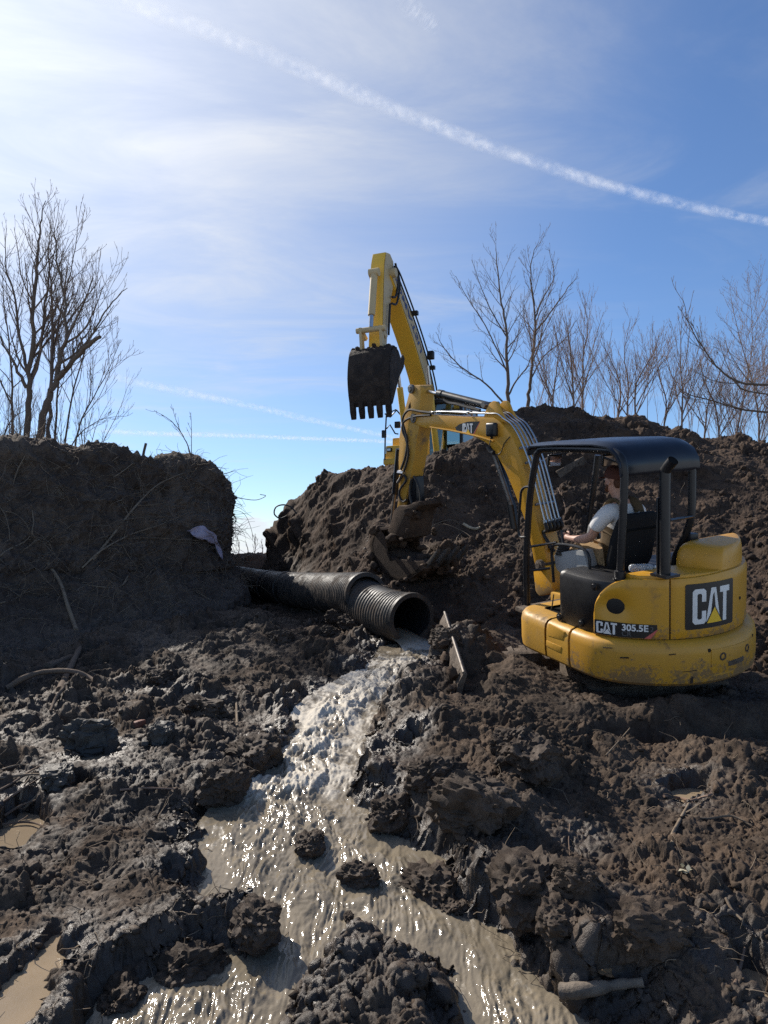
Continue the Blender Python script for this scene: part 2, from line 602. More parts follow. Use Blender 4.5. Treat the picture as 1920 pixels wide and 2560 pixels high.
G_PL = [  # (x, distance, height): the pad under the machine and what lies hidden
    (1.6, 6.1, .42), (2.4, 6.0, .42), (3.4, 6.0, .42), (4.4, 6.0, .42), (2.2, 7.0, .22), (3.2, 7.2, .3), (1.3, 7.4, .42), (1.0, 6.6, .36), (2.0, 8.2, .42), (4.5, 7.0, .35),
    (1.5, 5.4, .30), (2.3, 5.25, .235), (3.2, 5.3, .23), (4.2, 5.3, .25), (0, 10, .50), (-1, 11, .52), (1, 10, .6), (.15, 8.9, .42), (-.45, 9.2, .52), (-2, 12.0, .56), (-2.8, 14, .6), (3, 9, .5), (5, 9, .5), (-2, 13, .56), (0, 14, .8), (-3, 16, .62),
    (3, 16, .8), (-8, 14, .8), (-6, 10, .8), (6, 14, .8), (-4.5, 20, .9), (5, 22, .9), (-15, 22, .9), (15, 22, .9), (-1.2, 2.2, -.35), (1.2, 2.2, -.35), (0, 2.2, -.4), (-.6, 1.7, -.45), (.8, 1.7, -.45)]
gp = []
for a, b, Y in G_PX:
    p = at(a, b, Y)
    gp.append((p[0], p[1], p[2]))
GROUND = TPS(gp + G_PL, .004)

STREAM = [(985, 1610), (968, 1650), (932, 1680), (858, 1716), (808, 1748), (778, 1778), (756, 1830), (690, 1885), (670, 1935), (625, 1975), (590, 2010), (560, 2060),
          (540, 2110), (548, 2160), (560, 2200), (610, 2240), (700, 2262), (735, 2300), (715, 2350), (690, 2385), (640, 2420), (520, 2440), (420, 2470), (330, 2520), (250, 2560), (200, 2640),
          (640, 2640), (640, 2560), (700, 2480), (740, 2450), (790, 2400), (830, 2360), (870, 2325), (900, 2345), (960, 2350), (1000, 2365), (1080, 2370), (1140, 2385), (1180, 2450), (1200, 2560), (1230, 2640),
          (1480, 2640), (1430, 2560), (1400, 2520), (1330, 2470), (1230, 2430), (1215, 2380), (1130, 2310), (1085, 2255), (1050, 2210), (1070, 2180), (1010, 2140), (930, 2120), (890, 2060),
          (860, 2030), (800, 1990), (850, 1940), (860, 1890), (880, 1830), (908, 1790), (955, 1750), (1020, 1712), (1075, 1668), (1080, 1610)]
STREAM_W = np.array([on_water(*q) for q in STREAM])
PUDDLES = [  # outline in the photograph, level taken at its middle
    ([(0, 2075), (40, 2040), (85, 2025), (110, 2045), (100, 2085), (60, 2115), (0, 2120)], 4.12),
    ([(150, 1975), (200, 1958), (240, 1965), (235, 1990), (180, 2000)], 4.62),
    ([(190, 1900), (240, 1880), (290, 1888), (270, 1912), (215, 1918)], 5.0),
    ([(0, 2470), (40, 2420), (95, 2390), (130, 2330), (165, 2340), (170, 2400), (130, 2450), (110, 2500), (60, 2570), (0, 2590)], 2.86),
    ([(1650, 1985), (1710, 1968), (1760, 1975), (1775, 2000), (1700, 2012)], 4.38),
    ([(1840, 2400), (1880, 2425), (1920, 2440), (1950, 2520), (1900, 2520), (1850, 2470)], 2.85),
    ([(1000, 1860), (1035, 1850), (1040, 1866), (1010, 1872)], 5.0)]
PUD_W = []
for outl, Yc in PUDDLES:
    cy = sum(q[1] for q in outl) / len(outl)
    cx = sum(q[0] for q in outl) / len(outl)
    Ys = np.linspace(2.2, 7.5, 1060)
    d = ray(cx, cy)
    gz = GROUND(d[0] / d[1] * Ys, Ys)
    k0 = int(np.argmax(CAM[2] + d[2] / d[1] * Ys < gz - .02))
    zl = float(gz[k0]) - .065
    w_ = []
    for q in outl:
        d = ray(*q)
        t = (zl - CAM[2]) / d[2]
        w_.append((d[0] * t, d[1] * t))
    PUD_W.append((np.array(w_), zl))


def sdist(px, py, poly):
    """signed distance to a polygon, negative inside"""
    d = np.full(px.shape, 1e9)
    inside = np.zeros(px.shape, bool)
    m = len(poly)
    for i in range(m):
        a = poly[i]
        b = poly[(i + 1) % m]
        e = b - a
        wx, wy = px - a[0], py - a[1]
        t = np.clip((wx * e[0] + wy * e[1]) / (e @ e + 1e-12), 0, 1)
        d = np.minimum(d, (wx - t * e[0]) ** 2 + (wy - t * e[1]) ** 2)
        if a[1] != b[1]:
            c = ((a[1] > py) != (b[1] > py)) & (px < (b[0] - a[0]) * (py - a[1]) / (b[1] - a[1]) + a[0])
            inside ^= c
    d = np.sqrt(d)
    return np.where(inside, -d, d)


class GridSD:
    def __init__(self, poly, step=.02, pad=.6):
        lo = poly.min(0) - pad
        hi = poly.max(0) + pad
        nx, ny = ((hi - lo) / step).astype(int) + 2
        gx = lo[0] + np.arange(nx) * step
        gy = lo[1] + np.arange(ny) * step
        X, Y = np.meshgrid(gx, gy, indexing='ij')
        self.D = sdist(X, Y, poly)
        self.lo, self.step, self.n = lo, step, (nx, ny)
        self.pad = pad

    def __call__(self, x, y):
        fx = (x - self.lo[0]) / self.step
        fy = (y - self.lo[1]) / self.step
        ok = (fx >= 0) & (fy >= 0) & (fx < self.n[0] - 1) & (fy < self.n[1] - 1)
        ix = np.clip(fx.astype(int), 0, self.n[0] - 2)
        iy = np.clip(fy.astype(int), 0, self.n[1] - 2)
        a = np.clip(fx - ix, 0, 1)
        b = np.clip(fy - iy, 0, 1)
        D = self.D
        v = D[ix, iy] * (1 - a) * (1 - b) + D[ix + 1, iy] * a * (1 - b) + D[ix, iy + 1] * (1 - a) * b + D[ix + 1, iy + 1] * a * b
        return np.where(ok, v, self.pad)


SD_STREAM = GridSD(STREAM_W)
SD_PUD = [GridSD(w_, .02, .35) for w_, _ in PUD_W]


def sheet_normals(P):
    du = np.gradient(P, axis=1)
    dv = np.gradient(P, axis=0)
    nn = np.cross(du, dv)
    nn /= np.linalg.norm(nn, axis=2, keepdims=True) + 1e-12
    nn[nn[..., 2] < 0] *= -1
    return nn


# --- ground: one sheet from the photographer's feet to the horizon
def rows(parts):
    out = []
    for a, b, k in parts:
        out.append(np.exp(np.linspace(math.log(a), math.log(b), k, endpoint=False)))
    return np.concatenate(out + [[parts[-1][1]]])


GY = rows([(1.5, 2.45, 60), (2.45, 9.2, 560), (9.2, 17, 90), (17, 60, 30), (60, 9000, 20)])
GT = np.concatenate([np.linspace(-1.5, -.68, 40, endpoint=False), np.linspace(-.68, .68, 900), np.linspace(.68, 1.5, 40)[1:]])
Tm, Ym = np.meshgrid(GT, GY)
Xm = Tm * Ym
x, y = Xm.ravel(), Ym.ravel()
yc = np.clip(y, 1.5, 22)
z0 = GROUND(Tm.ravel() * yc, yc)
z0 = np.where(y > 22, z0 + (1.1 - z0) * sstep(22, 45, y), z0)
z0 = np.clip(z0, -.75, 1.3)
base = np.stack([x, y, z0], 1)
jx = .05 * perlin(base, 4.2, 2.0) + .035 * perlin(base, 11, 6.0) + .015 * perlin(base, 27, 6.0)
sd = SD_STREAM(x + jx, y + .05 * perlin(base, 4.2, 77.0) + .03 * perlin(base, 12, 79.0)) - .015 + .7 * (clods(x, y, 17.0, 20, .7) - .015) + .05 * np.abs(perlin(base, 6.5, 83.0)) - .018
z_w = zw(y)
near = sstep(0, .30 + .18 * perlin(base, 3.3, 47.0), sd) ** .8
z1 = z_w - .03 + (np.maximum(z0, z_w + .05) - z_w + .03) * near
z1 = np.where(sd < 0, z_w - .03 - .11 * sstep(0, .18, -sd), z1)
z1 = np.where(y < 9.3, z1, z0)
rough = .95 + .35 * fbm(base, .8, 2, 50)
rough = rough * (1 - .55 * sstep(.0, .3, (x - .9)) * sstep(5.2, 5.6, y) * (1 - sstep(8, 9, y)))      # trodden pad
rough = np.where(sd < 0, .12, rough * (.35 + .65 * sstep(0, .12, sd)))
# slumped ledge of mud over the track and the dark gap below it
z1 = z1 - .20 * np.exp(-((y - (5.47 + .05 * perlin(base, 2.2, 14))) / .085) ** 2) * sstep(1.45, 1.8, x)
z1 = z1 + .07 * np.exp(-((y - 5.75) / .13) ** 2) * sstep(1.3, 1.7, x)
wet = np.clip(.95 - .9 * sstep(.05, .75, sd), 0, 1)
wet = np.maximum(wet, (1 - sstep(-.6, .5, x / np.maximum(y, 1) * 3 + .45)) * (1 - sstep(8.0, 10.5, y)) * (.50 + .55 * perlin(base, .9, 91)))
wet = np.maximum(wet, .75 * sstep(.1, .3, perlin(base, .9, 18)) * (y < 4.6))
for g_, (w_, zl) in zip(SD_PUD, PUD_W):
    d_ = g_(x + jx, y)
    rim = zl + .015 + .12 * np.clip(d_, 0, .2)
    z1 = np.where(d_ < .2, z1 + (np.maximum(z1, rim + .02) - z1) * (1 - sstep(.06, .2, d_)), z1)
    rough = rough * (1 - .35 * (1 - sstep(.1, .25, d_)))
    k_ = 1 - sstep(-.05, .03, d_)
    z1 = z1 * (1 - k_) + (zl - .03 - .03 * sstep(0, .1, -d_)) * k_
    rough = rough * (1 - .9 * k_)
    wet = np.maximum(wet, 1 - sstep(0, .3, d_))
P = np.stack([x, y, z1], 1).reshape(len(GY), len(GT), 3)
NN = sheet_normals(P).reshape(-1, 3)
amp = rough * (1 - .97 * sstep(14, 40, y)) * (.85 + .35 * sstep(2.3, 6, y))
relief = mud_relief(base, amp)
side = np.stack([perlin(base, 9, 40), perlin(base, 9, 60), 0 * x], 1) * (.02 * amp)[:, None]
V = P.reshape(-1, 3) + NN * (relief - .012)[:, None] + side
GROUND_P = V.reshape(len(GY), len(GT), 3)
ground = np_mesh('ground', V, grid_faces(len(GY), len(GT)), M_ground, attrs={'wet': np.clip(wet, 0, 1)})
tag(ground, 'churned wet brown mud with clods and puddles on both sides of the stream', kind='structure')

# --- the heap of dug-out soil behind the machine
C_PX = [(690, 1305, 15.0), (720, 1255, 15.0), (790, 1206, 14.4), (860, 1174, 13.8), (900, 1180, 13.5), (940, 1176, 13.2), (985, 1164, 13.1), (1060, 1152, 12.8), (1100, 1127, 12.8),
        (1160, 1096, 13.0), (1220, 1062, 13.4), (1280, 1036, 13.8), (1320, 1018, 14.0), (1400, 1018, 14.2), (1480, 1026, 14.2), (1540, 1042, 14.0), (1580, 1026, 14.0), (1620, 1046, 13.8),
        (1700, 1085, 13.5), (1780, 1100, 13.2), (1860, 1108, 12.8), (1930, 1124, 12.5), (2200, 1140, 12.0), (2600, 1200, 11.0)]
S_PX = [(600, 1470, 17.0), (640, 1452, 15.2), (560, 1500, 13.0), (640, 1510, 13.0), (700, 1468, 13.7), (800, 1490, 11.7), (900, 1520, 10.3), (970, 1555, 9.6), (700, 1530, 11.5), (800, 1560, 10), (1100, 1590, 9.0), (1200, 1610, 8.8), (1300, 1610, 8.6), (1500, 1660, 8.0),
        (1700, 1660, 7.6), (1930, 1610, 7.3), (2200, 1600, 7.0), (2600, 1600, 6.5), (700, 1385, 14.3), (800, 1400, 12.6), (740, 1430, 13.2), (800, 1300, 13.4), (720, 1290, 14.7), (672, 1350, 15.0), (900, 1400, 10.9), (1000, 1452, 9.95), (940, 1470, 10.15), (1060, 1462, 9.75), (1000, 1300, 11.5),
        (1100, 1400, 10.5), (1100, 1250, 11.7), (1200, 1400, 10.1), (1200, 1200, 12.0), (1300, 1400, 9.9), (1350, 1200, 11.8), (1500, 1250, 11.1), (1500, 1400, 9.7), (1700, 1250, 10.7), (1700, 1450, 9.0), (1900, 1300, 9.9), (1900, 1450, 8.5),
        (2200, 1300, 9.2), (2600, 1350, 8.2)]
mp_ = [tuple(at(*q)) for q in C_PX + S_PX]
for a, b, Y in C_PX[2:]:
    p = at(a, b, Y)
    mp_.append((p[0] * 1.12, Y + 1.8, p[2] - .55))
    if a > 830:
        mp_.append((p[0] * 1.35 + .1, Y + 4.5, 2.95))
        mp_.append((p[0] * 1.8 + .2, Y + 11, 2.9))
for a, Y, z in [(690, 16.8, 1.5), (720, 17, 1.6), (630, 16, .85), (600, 16.5, .75), (640, 17.5, .9), (700, 18.5, 1.1), (760, 19, 1.4), (560, 20, 1.58), (620, 20, 1.66), (690, 20, 1.62), (500, 20, 1.5), (760, 21, 1.7),
                (560, 23, 1.1), (640, 23, 1.1), (720, 24, 1.1), (600, 27, 1.0), (720, 28, 1.0), (500, 16, .8), (500, 13, .8)]:
    mp_.append(((a - 960) / F * Y, Y, z))
MOUND = TPS(mp_, .002)
MY = rows([(6.6, 8.2, 120), (8.2, 14.8, 340), (14.8, 30, 60)])
MT = np.concatenate([np.linspace(-.255, .64, 760), np.linspace(.64, 1.05, 60)[1:]])
Tm, Ym = np.meshgrid(MT, MY)
x, y = (Tm * Ym).ravel(), Ym.ravel()
z0 = MOUND(x, y)
base = np.stack([x, y, z0], 1)
edge = sstep(-.255, -.235, Tm.ravel())
z0 = z0 - .9 * (1 - edge)
z0 = z0 + .10 * fbm(base, .55, 3, 33)
P = np.stack([x, y, z0], 1).reshape(len(MY), len(MT), 3)
NN = sheet_normals(P).reshape(-1, 3)
amp = (1.0 + .5 * fbm(base, .6, 2, 21)) * (1 - .7 * sstep(16, 26, y))
amp = np.clip(amp, .35, 1.7)
relief = mud_relief(base + 40, amp, 5) + .05 * amp * (1 - 2 * np.abs(perlin(base, 1.3, 66)))
V = P.reshape(-1, 3) + NN * (relief - .07)[:, None]
MOUND_P = V.reshape(len(MY), len(MT), 3)
wet = .55 * np.exp(-((x + 1.9) / .5) ** 2 - ((z0 - 1.2) / .35) ** 2)
mound = np_mesh('spoil_mound', V, grid_faces(len(MY), len(MT)), M_mound, attrs={'wet': wet})
tag(mound, 'tall heap of freshly dug dark brown soil behind the excavator', kind='structure')

# --- the cut earth bank on the left: a surface swept between four lines
B_FOOT = [(-700, 1760, 5.6), (-350, 1700, 6.6), (0, 1655, 7.5), (150, 1615, 8.2), (300, 1575, 9.0), (450, 1545, 9.8), (560, 1515, 10.6), (602, 1490, 11.4), (612, 1470, 12.4), (606, 1455, 14), (596, 1446, 17), (585, 1430, 22)]
B_MID = [(-700, 1480, 6.2), (-350, 1470, 7.4), (0, 1450, 8.7), (150, 1445, 9.3), (300, 1440, 9.9), (420, 1440, 10.5), (510, 1435, 11.2), (554, 1425, 12.0), (562, 1420, 12.7), (562, 1412, 14), (562, 1412, 17), (560, 1405, 22)]
B_TOP = [(-700, 1078, 6.8), (-350, 1098, 8.2), (0, 1126, 9.5), (150, 1126, 10), (300, 1134, 10.6), (420, 1160, 11.2), (500, 1154, 11.8), (540, 1176, 12.2), (553, 1213, 12.7), (556, 1213, 14), (558, 1223, 17), (560, 1248, 22)]
B_MID2 = []
for (a, b, c), (d, e, f_) in zip(B_MID, B_TOP):
    B_MID2.append((.5 * a + .5 * d, .45 * b + .55 * e, .35 * c + .65 * f_))


def curve_px(L, k=40):
    return np.array(spline([at(*q) for q in L], k))


cf, cm, cm2, ct = curve_px(B_FOOT), curve_px(B_MID), curve_px(B_MID2), curve_px(B_TOP)
# equal spacing in picture terms: resample along s by angular length of the top line
ang = np.cumsum(np.r_[0, np.linalg.norm(np.diff(.5 * (ct + cf), axis=0), axis=1) / (.5 * (ct + cf))[1:, 1]])
ss = np.interp(np.linspace(0, ang[-1], 620), ang, np.arange(len(ang)))


def resamp(c):
    i = np.clip(ss.astype(int), 0, len(c) - 2)
    a = (ss - i)[:, None]
    return c[i] * (1 - a) + c[i + 1] * a


cf, cm, cm2, ct = map(resamp, (cf, cm, cm2, ct))
foot0 = cf + np.array([0, -.25, -.5])
inward = np.stack([-np.ones(len(ct)), np.full(len(ct), .9), np.zeros(len(ct))], 1) / 1.35
keys = [(0, foot0), (.10, cf), (.42, cm), (.72, cm2), (.92, ct), (.97, ct + inward * .25 + [0, 0, .05]), (1.06, ct + inward * 1.3 + [0, 0, .07]), (1.3, ct + inward * 7 + [0, 0, .1]), (1.6, ct + inward * 28 + [0, 0, -.2])]
tv = np.concatenate([np.linspace(0, 1.0, 270, endpoint=False), np.linspace(1.0, 1.6, 60)])
L = []
for t in tv:
    j = max(0, min(len(keys) - 2, sum(1 for k_ in keys if k_[0] <= t) - 1))
    a = (t - keys[j][0]) / (keys[j + 1][0] - keys[j][0])
    L.append(keys[j][1] * (1 - a) + keys[j + 1][1] * a)
P = np.stack(L, 0)
for _ in range(3):      # round the kinks off
    P[1:-1] = .25 * P[:-2] + .5 * P[1:-1] + .25 * P[2:]
base = P.reshape(-1, 3)
du = np.gradient(P, axis=1)
dv = np.gradient(P, axis=0)
NN = np.cross(du, dv)
NN /= np.linalg.norm(NN, axis=2, keepdims=True) + 1e-12
NN = NN.reshape(-1, 3)
flip = np.sign((NN * (CAM - base)).sum(1).mean())
NN = NN * flip
tq = np.repeat(tv, len(ss))
am = 1.05 * (1 - .6 * sstep(.95, 1.1, tq)) * (1 - .8 * sstep(1.1, 1.5, tq)) * (.6 + .6 * sstep(.0, .5, tq))
w3 = base + .1 * np.stack([perlin(base, 2.5, 1), perlin(base, 2.5, 2), perlin(base, 2.5, 3)], 1)
rl = .10 * fbm(base, .9, 3, 8) + .07 * (1 - 2 * np.abs(perlin(w3, 2.3, 4))) + .045 * (1 - 2 * np.abs(perlin(w3, 5.1, 14))) + .03 * (np.abs(perlin(w3, 11, 24)) * 2 - .6) + .018 * (np.abs(perlin(w3, 24, 34)) * 2 - .6) + .008 * perlin(w3, 52, 44)
rl = rl + .05 * perlin(base * np.array([.5, .5, 3.0]), 1.6, 71)         # faint bedding
V = base + NN * (am * rl)[:, None]
V[:, 2] += (.10 * fbm(base, 1.1, 3, 5) + .05 * np.abs(perlin(base, 4.5, 9))) * sstep(.9, 1.0, tq) * (1 - sstep(1.1, 1.5, tq))
BANK_P = V.reshape(P.shape)
bank_o = np_mesh('earth_bank', V, grid_faces(len(tv), len(ss)), M_bank, attrs={'wet': .5 * (1 - sstep(.05, .3, tq))})
tag(bank_o, 'steep cut bank of dark soil and roots left of the culvert', kind='structure')


# --- looking up a surface under a line of sight
def bvh(P, k):
    Q = P[::k, ::k]
    f_ = grid_faces(Q.shape[0], Q.shape[1])
    return BVHTree.FromPolygons(Q.reshape(-1, 3).tolist(), f_.tolist())


TREES = [bvh(GROUND_P[:720], 3), bvh(MOUND_P, 3), bvh(BANK_P, 3)]


def hit(px, py, lift=0.0):
    d = Vector(ray(px, py))
    best = None
    for b in TREES:
        h = b.ray_cast(Vector(CAM), d)
        if h[0] is not None and (best is None or h[3] < best[3]):
            best = h
    if best is None:
        return np.array(at(px, py, 10))
    p = best[0] + best[1] * (lift if best[1].dot(d) < 0 else -lift)
    return np.array(p)


def drop(x, y, top=6.0):
    best = -9
    for b in TREES:
        h = b.ray_cast(Vector((x, y, top)), Vector((0, 0, -1)))
        if h[0] is not None:
            best = max(best, h[0].z)
    return best


# ------------------------------------------------------------------ the stream
WY = np.exp(np.linspace(math.log(2.05), math.log(8.75), 520))
WT = np.linspace(-.50, .36, 560)
Tm, Ym = np.meshgrid(WT, WY)
x, y = (Tm * Ym).ravel(), Ym.ravel()
base = np.stack([x, y, 0 * x], 1)
sd = SD_STREAM(x, y)
rap = np.interp(y, [2.0, 2.5, 2.9, 3.5, 4.0, 4.4, 4.8, 5.4, 6.3, 7.2, 7.9, 8.3], [1.0, .7, .36, .24, .30, .5, .85, .85, 1.0, 1.0, .8, .4])
fl = base * np.array([1.25, .75, 1])
w3 = fl + .06 * np.stack([perlin(fl, 5, 1), perlin(fl, 5, 2), 0 * x], 1)
hgt = .045 * perlin(w3, 3.6, 3) + .035 * (1 - 2 * np.abs(perlin(w3, 7, 5))) + .02 * (1 - 2 * np.abs(perlin(w3, 15, 7))) + .010 * (1 - 2 * np.abs(perlin(w3, 33, 9)))
hgt = hgt + .012 * (1 - 2 * np.abs(perlin(w3, 46, 11))) + .014 * (1 - 2 * np.abs(perlin(w3, 25, 12))) + .006 * perlin(w3, 95, 18)
w4 = w3 * np.array([1.15, .42, 1])
calm = .018 * perlin(w3, 4.5, 113) + .015 * perlin(w4, 11, 13) + .008 * (1 - 2 * np.abs(perlin(w4, 22, 15))) + .003 * perlin(w4, 52, 17)
inn = sstep(-.02, .12, -sd)
zq = zw(y) + (hgt * rap * .85 + calm) * (.35 + .65 * inn)
foam = np.clip(.5 * (hgt / .06) * rap + rap * .42 - .12 + .35 * rap * perlin(w3, 5, 23) + .25 * perlin(w3, 22, 27) * rap, 0, 1.2)
foam = np.maximum(foam, .62 * sstep(.25, .6, perlin(base, 3.5, 51)) * np.exp(-((y - 4.75) / .35) ** 2))
str_ = perlin(base * np.array([1.0, .28, 1.0]) + .08 * np.stack([perlin(base, 4, 61), 0 * x, 0 * x], 1), 13, 63) + .6 * perlin(base * np.array([1.0, .35, 1.0]), 30, 64)
foam = np.maximum(foam, np.clip(.42 * sstep(.18, .75, str_) * (.4 + .6 * rap) + .22 * sstep(.12, .0, -sd) * sstep(.0, .4, str_), 0, 1))
foam = np.clip(foam + .14 * rap * str_, 0, 1.2)
keepv = (sd < .16)
fq = grid_faces(len(WY), len(WT))
fq = fq[keepv[fq].all(1)]
used = np.unique(fq)
remap = -np.ones(len(x), int)
remap[used] = np.arange(len(used))
V = np.stack([x, y, zq], 1)[used]
water = np_mesh('stream_water', V, remap[fq], M_water, attrs={'foam': foam[used]})
tag(water, 'pale muddy water rushing out of the culvert and down between mud banks', kind='structure')
for i, (w_, zl) in enumerate(PUD_W):
    c = w_.mean(0)
    big = c + (w_ - c) * (1 + .06 / max(.05, np.linalg.norm(w_ - c, axis=1).mean()))
    ring = np.array(spline([(*q, zl) for q in big] + [(*big[0], zl)], 4))[:-1]
    mb = MB()
    mb.add([(*q[:2], zl) for q in ring] + [(c[0], c[1], zl)], [(k, (k + 1) % len(ring), len(ring)) for k in range(len(ring))])
    o = mb.build('puddle_water', M_puddle)
    tag(o, 'shallow brown puddle lying in a hollow of the mud', kind='structure')

# ------------------------------------------------------------------ materials of the machines
YEL = (.54, .27, .02)
M_yel = pbr('yellow_paint', YEL, .38, spec=.45, var=(2.2, .35, (.42, .21, .026)), dirt=(3.2, .58, .80, (.20, .12, .05)), bump=(40, .12, .003), splash=(1.18, .88, (.16, .11, .06)), scratch=True)
M_yel_dirty = pbr('yellow_paint_muddy', (.50, .265, .035), .5, spec=.4, var=(3.0, .5, (.40, .23, .06)), dirt=(4.5, .50, .72, (.13, .095, .065)), bump=(35, .3, .005), scratch=True)
M_yel_scuff = pbr('yellow_paint_scuffed', (.53, .27, .024), .42, spec=.45, var=(1.6, .45, (.39, .20, .035)), dirt=(5.5, .60, .74, (.10, .065, .035)), bump=(30, .18, .004), splash=(.95, .54, (.13, .092, .06)), scratch=True)
M_blk = pbr('black_paint', (.006, .0065, .009), .36, spec=.38, var=(6, .5, (.016, .0155, .016)), dirt=(7, .62, .85, (.10, .085, .07)), bump=(60, .15, .003))
M_roof = pbr('roof_paint', (.005, .007, .013), .30, spec=.42, var=(4, .5, (.011, .013, .019)), dirt=(9, .66, .9, (.09, .08, .07)))
M_plas = pbr('black_plastic', (.0065, .0065, .008), .45, spec=.35, var=(8, .6, (.016, .015, .014)), bump=(90, .25, .003))
M_rub = pbr('black_rubber', (.014, .014, .015), .6, spec=.35, var=(12, .5, (.045, .04, .034)))
M_grey = pbr('grey_plastic', (.30, .305, .30), .55, var=(7, .4, (.22, .215, .20)))
M_chr = pbr('chrome', (.50, .50, .50), .24, metal=1.0, var=(20, .4, (.42, .40, .37)))
M_steel = pbr('worn_steel', (.20, .18, .16), .48, metal=.8, var=(9, .6, (.11, .085, .065)), dirt=(8, .5, .75, (.09, .07, .05)))
M_seat = pbr('seat_cloth', (.009, .009, .010), .85, spec=.2, bump=(140, .4, .003))
M_mudsteel = pbr('muddy_steel', (.085, .062, .044), .75, spec=.3, var=(5, .7, (.15, .115, .085)), dirt=(9, .4, .7, (.045, .033, .025)), bump=(22, .8, .02))
M_darkmud = pbr('dark_muddy_steel', (.024, .018, .015), .8, spec=.25, var=(4, .8, (.060, .043, .032)), bump=(9, 1.0, .07))
M_white = pbr('white_vinyl', (.70, .70, .68), .45, var=(9, .5, (.52, .51, .48)))
M_dblk = pbr('black_vinyl', (.010, .010, .011), .4)
M_dyel = pbr('yellow_vinyl', (.78, .48, .02), .45)
M_dred = pbr('red_vinyl', (.48, .10, .085), .5)
M_dgrey = pbr('grey_vinyl', (.085, .085, .085), .5)
M_blue = pbr('blue_vinyl', (.03, .055, .16), .5)
M_seam = pbr('dark_gap', (.006, .006, .006), .9, spec=.1)
M_glass = bpy.data.materials.new('cab_glass')
M_glass.use_nodes = True
_n = N(M_glass.node_tree)
_n.t.nodes.clear()
_g = _n.add('ShaderNodeBsdfGlossy', {'Color': (.9, .95, .95, 1), 'Roughness': .03})
_t = _n.add('ShaderNodeBsdfTransparent', {'Color': (.50, .60, .60, 1)})
_fr = _n.add('ShaderNodeFresnel', {'IOR': 1.5})
_mx = _n.add('ShaderNodeMixShader', {0: _n.math('ADD', .06, _fr.outputs[0], clamp=True), 1: _t.outputs[0], 2: _g.outputs[0]})
_n.add('ShaderNodeOutputMaterial', {'Surface': _mx.outputs[0]})
M_mirror = pbr('mirror_glass', (.75, .77, .78), .03, metal=1.0)


# ------------------------------------------------------------------ lettering
def poly_decal(name, polys, mapf, mat, parent, cut=.06, v_cut=None):
    """flat print: 2-D polygons (or ready meshes) laid on a surface by mapf(u, v)"""
    bm = bmesh.new()
    for p in polys:
        if isinstance(p, tuple):
            vs = [bm.verts.new((a, b, 0)) for a, b in p[0]]
            for f_ in p[1]:
                try:
                    bm.faces.new([vs[i] for i in f_])
                except ValueError:
                    pass
        else:
            bm.faces.new([bm.verts.new((a, b, 0)) for a, b in p])
    us = [v.co.x for v in bm.verts]
    if cut:
        u = min(us) + cut
        while u < max(us):
            bmesh.ops.bisect_plane(bm, geom=bm.verts[:] + bm.edges[:] + bm.faces[:], plane_co=(u, 0, 0), plane_no=(1, 0, 0))
            u += cut
    bmesh.ops.triangulate(bm, faces=bm.faces[:])
    for v in bm.verts:
        v.co = mapf(v.co.x, v.co.y)
    me = bpy.data.meshes.new(name)
    bm.to_mesh(me)
    bm.free()
    me.materials.append(mat)
    return link(bpy.data.objects.new(name, me), parent)


def cat_letters(x, y, w, h):
    """the three block capitals and the triangle, in a box w x h"""
    def T(pts):
        return [(x + a * w, y + b * h) for a, b in pts]
    C_ = T([(.055, 0), (.27, 0), (.325, .07), (.325, .37), (.22, .37), (.22, .17), (.195, .135), (.135, .135), (.11, .17), (.11, .83), (.135, .865), (.195, .865), (.22, .83), (.22, .63), (.325, .63), (.325, .93), (.27, 1), (.055, 1), (0, .93), (0, .07)])
    A1 = T([(.325, .03), (.455, 1), (.545, 1), (.545, .86), (.50, .80), (.445, .22)])
    A2 = T([(.545, 1), (.585, 1), (.715, .03), (.60, .22), (.545, .80)])
    T_ = T([(.70, 1), (1.0, 1), (1.0, .83), (.905, .83), (.905, 0), (.795, 0), (.795, .83), (.70, .83)])
    tri = T([(.345, 0), (.75, 0), (.5475, .44)])
    gap = T([(.305, -.03), (.79, -.03), (.5475, .50)])
    return [C_, A1, A2, T_], [gap], [tri]


def text2d(s, size, bold=0.0, squeeze=1.0):
    cu = bpy.data.curves.new('lettering', 'FONT')
    cu.body = s
    cu.size = size
    cu.offset = bold
    o = bpy.data.objects.new('lettering', cu)
    COL.objects.link(o)
    dg = bpy.context.evaluated_depsgraph_get()
    me = bpy.data.meshes.new_from_object(o.evaluated_get(dg))
    V = [(v.co.x * squeeze, v.co.y) for v in me.vertices]
    Fs = [tuple(p.vertices) for p in me.polygons]
    bpy.data.objects.remove(o)
    bpy.data.curves.remove(cu)
    bpy.data.meshes.remove(me)
    return V, Fs


def shift2d(t, dx, dy):
    return ([(a + dx, b + dy) for a, b in t[0]], t[1])


# ------------------------------------------------------------------ the yellow mini excavator
def rot_pose(psi, pit, rol):
    return (Matrix.Rotation(psi, 4, 'Z') @ Matrix.Rotation(-pit, 4, 'Y') @ Matrix.Rotation(rol, 4, 'X'))


MC = Vector((2.442, 6.9, .145))
MM = Matrix.Translation(MC) @ rot_pose(rad(114.3), rad(8.7), rad(-7.0))
EX = empty('mini_excavator', mw=MM)
tag(EX, 'small yellow excavator with black canopy and a driver, reaching over the culvert', 'excavator')
MI = MM.inverted()
O_L = np.array(MI @ Vector(CAM))
R_L = np.array(MI.to_3x3())


def z1(a, b):
    return (1240 + .41 * a, 1060 + .41 * b)


def z3(a, b):
    return (940 + .3255 * a, 940 + .3255 * b)


